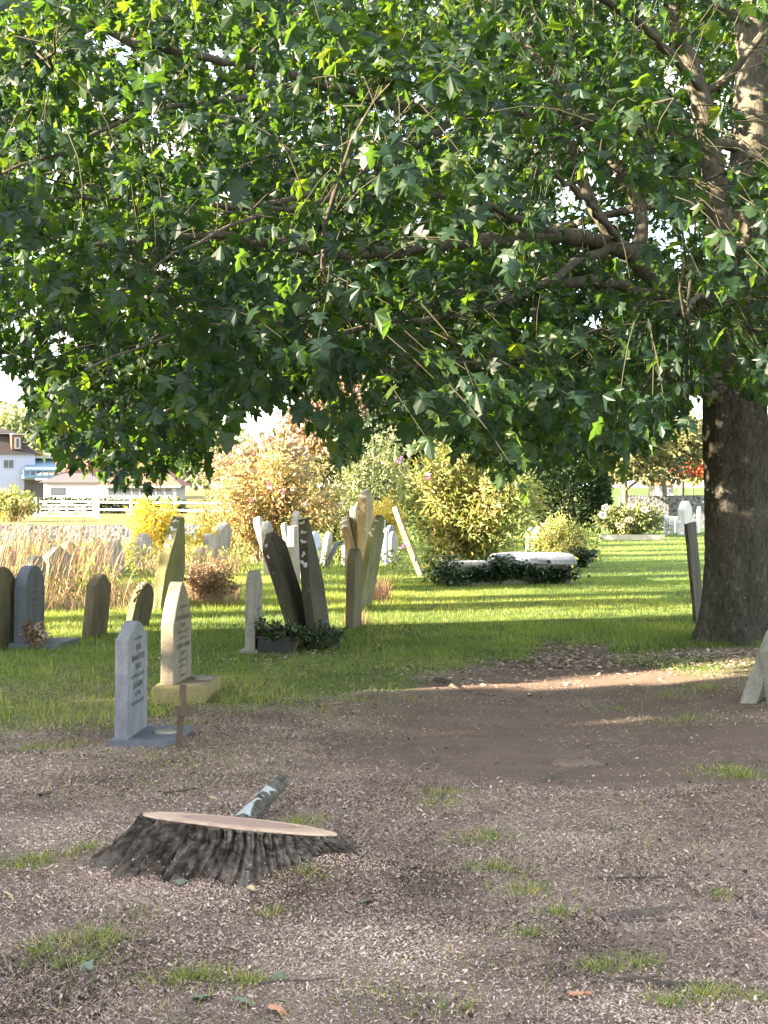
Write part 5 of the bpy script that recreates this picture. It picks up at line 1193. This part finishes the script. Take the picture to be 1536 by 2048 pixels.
WHITE = flat_mat('white_paint', (.66, .63, .57), .6, .08)
def rails():
    D = 100.0; X = lambda px: (px - 768) / FPX * D
    zt, zl = EYE - (1004 - HZ) / FPX * D, EYE - (1019 - HZ) / FPX * D
    def fence(label, px0, px1, posts, sl=0):
        x0 = X(px0); o = empty('post_and_rail_fence', (x0, D, gzf(x0, D)), label, 'fence', 'white rails along the far field'); z = gzf(x0, D)
        for px in posts:
            m = MB(); m.box((X(px) - x0, 0, .62), (.17, .17, 1.55)); m.build('post', WHITE, o)
        for zz in (zt, zl):
            m = MB(); m.bar((X(px0) - x0, -.11, zz - z), (X(px1) - x0, -.11, zz - z + sl), .13, .05); m.build('rail', WHITE, o)
    fence('white post and rail fence left of the white gate', -200, 71, (-180, -100, -20, 71), 0)
    fence('white post and rail fence right of the white gate behind the bushes', 196, 700, (196, 262, 350, 437, 520, 610), -.15)
    x0 = X(134); o = empty('field_gate', (x0, D, gzf(x0, D)), 'white five-bar wooden gate with crossed braces', 'gate'); z = gzf(x0, D); hw = X(187) - x0
    zs = np.linspace(EYE - (1032 - HZ) / FPX * D, EYE - (1003 - HZ) / FPX * D, 5) - z
    for zz in zs:
        m = MB(); m.box((0, 0, zz), (2 * hw, .05, .095)); m.build('bar', WHITE, o)
    for xx in (-hw, 0, hw):
        m = MB(); m.box((xx, -.028, (zs[0] + zs[-1]) / 2), (.11, .05, zs[-1] - zs[0] + .12)); m.build('stile', WHITE, o)
    for sx in (-1, 1):
        for a, b in ((zs[0], zs[-1]), (zs[-1], zs[0])):
            m = MB(); m.bar((sx * (hw - .05), -.058, a), (sx * .05, -.058, b), .085, .03); m.build('brace', WHITE, o)
    m = MB(); m.box((hw + .22, 0, .65), (.24, .24, 1.62)); tag(m.build('gate_post', WHITE, None, (x0, D, z)), 'thick pale post on the right of the white gate', 'post')
rails()

# ------------------------------------------------------------------ far houses
HM = {'lav': flat_mat('lavender_render', (.30, .34, .44), .8, .05, 1), 'white': flat_mat('white_render', (.33, .33, .35), .8, .05, 1), 'brown': flat_mat('brown_tiles', (.042, .034, .032), .85, .2, 3), 'pinktile': flat_mat('pink_tiles', (.20, .085, .060), .85, .12, 2),
      'blue': flat_mat('blue_paint', (.13, .21, .29), .6, .06, 1), 'timber': flat_mat('brown_cladding', (.13, .07, .045), .8, .2, 4), 'grey': flat_mat('grey_roof', (.085, .075, .08), .85, .15, 3), 'orange': flat_mat('orange_tiles', (.55, .24, .10), .85, .15, 2)}
def hip_roof(o, name, mat, x0, x1, y0, y1, z0, z1, ins=.5, hip=True):
    m = MB(); ym = (y0 + y1) / 2; i = (y1 - y0) * ins if hip else 0
    m.add([(x0, y0, z0), (x1, y0, z0), (x1, y1, z0), (x0, y1, z0), (x0 + i, ym, z1), (x1 - i, ym, z1)], [(0, 1, 5, 4), (2, 3, 4, 5)]); m.add([(x1, y0, z0), (x1, y1, z0), (x1 - i, ym, z1)], [(0, 1, 2)]); m.add([(x0, y1, z0), (x0, y0, z0), (x0 + i, ym, z1)], [(0, 1, 2)])
    m.add([(x0, y0, z0), (x1, y0, z0), (x1, y1, z0), (x0, y1, z0)], [(3, 2, 1, 0)])
    return m.build(name, mat, o)
def window(o, x, y, z, w, h, frame, pane):
    m = MB(); m.box((x, y, z), (w, .10, h)); f = m.build('window', frame, o); m = MB()
    for k in (-1, 1): m.box((x + k * w * .235, y - .055, z), (w * .40, .02, h * .80))
    m.build('pane', pane, f)
D = 150.0; s = D / FPX; X = lambda px: (px - 768) * s; Z = lambda py: EYE - (py - HZ) * s
x0 = X(20); zb = gzf(x0, D) - .2; h1 = empty('dormer_house', (x0, D, zb), 'tall house with brown mansard roof, dormer and pale blue balcony', 'house'); h1.rotation_euler = (0, 0, R(24))
lx = lambda px: X(px) - x0; lz = lambda py: Z(py) - zb
m = MB(); m.box((lx(-10), 3, lz(908) / 2), (lx(70) - lx(-90), 6, lz(908))); m.build('wall', HM['lav'], h1)
m = MB(); a0, a1, b0, b1 = lx(-95), lx(76), lx(-60), lx(34)
m.add([(a0, -.3, lz(908)), (a1, -.3, lz(908)), (a1, 6.3, lz(908)), (a0, 6.3, lz(908)), (b0, 1.6, lz(868)), (b1, 1.6, lz(868)), (b1, 4.4, lz(868)), (b0, 4.4, lz(868))], [(0, 1, 5, 4), (1, 2, 6, 5), (2, 3, 7, 6), (3, 0, 4, 7), (4, 5, 6, 7), (3, 2, 1, 0)]); m.build('roof', HM['brown'], h1)
m = MB(); m.box((lx(-5), 3.0, lz(866)), (lx(36) - lx(-46), 4.0, .12)); m.build('fascia', HM['white'], h1)
hip_roof(h1, 'upper_roof', HM['brown'], lx(-50), lx(36), .9, 5.1, lz(864.5), lz(849), .5)
m = MB(); m.box((lx(33), .55, lz(884)), (lx(43) - lx(23), 1.3, lz(869) - lz(899))); dm = m.build('dormer', HM['timber'], h1); m = MB(); m.box((lx(36), .5, lz(868.2)), (lx(49) - lx(23), 1.7, .14)); m.build('flat_roof', HM['white'], dm)
m = MB(); m.box((lx(34.5), -.12, lz(886)), (.55, .06, 1.15)); dw = m.build('dormer_window', HM['white'], h1); m = MB(); m.box((lx(34.5), -.16, lz(886)), (.26, .03, .9)); m.build('pane', DARKGLASS, dw)
m = MB(); m.box((lx(80), 2, lz(960) / 2), (lx(112) - lx(48), 4, lz(960))); m.build('undercroft', flat_mat('dark_undercroft', (.10, .09, .09), .9), h1)
m = MB(); m.box((lx(82), .2, lz(953.5)), (lx(118) - lx(38), 3.6, .35)); bl = m.build('balcony', HM['blue'], h1)
m = MB()
for px in np.linspace(42, 115, 7): m.box((lx(px), -1.5, lz(946)), (.14, .12, .75))
m.box((lx(79), -1.5, lz(940.5)), (lx(116) - lx(41), .16, .14)); m.build('railing', HM['blue'], bl)
m = MB(); m.add([(lx(44), -1.2, lz(939)), (lx(112), -1.2, lz(939)), (lx(108), 1.6, lz(917)), (lx(60), 1.6, lz(917))], [(0, 1, 2, 3)]); m.add([(lx(44), -1.2, lz(941)), (lx(112), -1.2, lz(941)), (lx(108), 1.6, lz(919)), (lx(60), 1.6, lz(919))], [(3, 2, 1, 0)]); m.build('glazed_canopy', HM['blue'], h1)
m = MB(); m.box((lx(90), 3.6, lz(928)), (lx(112) - lx(68), 4, lz(912) - lz(945))); m.build('balcony_room', HM['lav'], h1); m = MB(); m.box((lx(92), 3, lz(914)), (lx(116) - lx(66), 5, .18)); m.build('room_roof', HM['white'], h1)
for px, py in ((12, 928), (22, 928)):
    window(h1, lx(px), -.02, lz(py), .45, .95, HM['white'], DARKGLASS)

D = 130.0; s = D / FPX; x0 = X(280); zb = gzf(x0, D) - .2; h2 = empty('bungalow', (x0, D, zb), 'low bungalow with pink tiled hipped roof and row of white windows', 'house')
m = MB(); m.box((0, 3, lz(972) / 2), (lx(352) - lx(208), 6, lz(972))); m.build('wall', HM['white'], h2)
hip_roof(h2, 'roof', HM['pinktile'], lx(196), lx(366), -.5, 6.5, lz(972), lz(920), .42); m = MB(); m.box((0, -.46, lz(973.2)), (lx(364) - lx(198), .12, .13)); m.build('gutter', HM['white'], h2)
for k, px in enumerate((222, 238, 254, 270, 286, 302, 318, 336)): window(h2, lx(px), -.03, lz(984), .55, .62, HM['white'], DARKGLASS)
D = 138.0; s = D / FPX; x0 = X(150); zb = gzf(x0, D) - .2; h3 = empty('outbuilding', (x0, D, zb), 'low white outbuilding with grey-brown roof left of the bungalow', 'building')
m = MB(); m.box((0, 2, lz(965) / 2), (lx(208) - lx(82), 4, lz(965))); m.build('wall', HM['white'], h3); hip_roof(h3, 'roof', HM['grey'], lx(78), lx(212), -.4, 4.4, lz(965), lz(946), .4); m = MB(); m.box((lx(115), -.04, lz(982)), (1.3, .08, .7)); m.build('door', DARKGLASS, h3)
D = 158.0; s = D / FPX; x0 = X(150); zb = gzf(x0, D) - .2; h4 = empty('gabled_house', (x0, D, zb), 'house with orange-pink gabled roof behind the white outbuilding', 'house')
m = MB(); m.box((0, 3, lz(950) / 2), (lx(190) - lx(112), 6, lz(950))); m.build('wall', HM['pinktile'], h4); hip_roof(h4, 'roof', HM['pinktile'], lx(106), lx(196), -.4, 6.4, lz(950), lz(912), .3)
D = 92.0; s = D / FPX; x0 = X(1333); zb = gzf(x0, D) - .2; h5 = empty('cottage', (x0, D, zb), 'small white cottage with orange roof beyond the far flint wall', 'house')
m = MB(); m.box((0, 2, lz(970) / 2), (lx(1346) - lx(1318), 4, lz(970))); m.build('wall', HM['white'], h5); hip_roof(h5, 'roof', HM['orange'], lx(1315), lx(1349), -.3, 4.3, lz(970), lz(952), .2); window(h5, lx(1328), -.03, lz(981), .16, .28, HM['white'], DARKGLASS); window(h5, lx(1338), -.03, lz(981), .16, .28, HM['white'], DARKGLASS)
# dark garden hedge before the houses
x, y = (at(180, 118)); hd = empty('garden_hedge', (x, y, gzf(x, y)), 'dark low hedge in front of the white outbuilding and bungalow', 'hedge'); n = 6000
p = np.stack([(RNG.random(n) - .5) * 15, (RNG.random(n) - .5) * 1.0, RNG.random(n) * (.95 + .35 * fbm(np.arange(n) * 0 + 3, RNG.random(n) * 9))], 1); leafy('foliage', LM['yew'], hd, p, norm(RNG.normal(size=(n, 3))), .24, RNG.random(n), .7, 0)
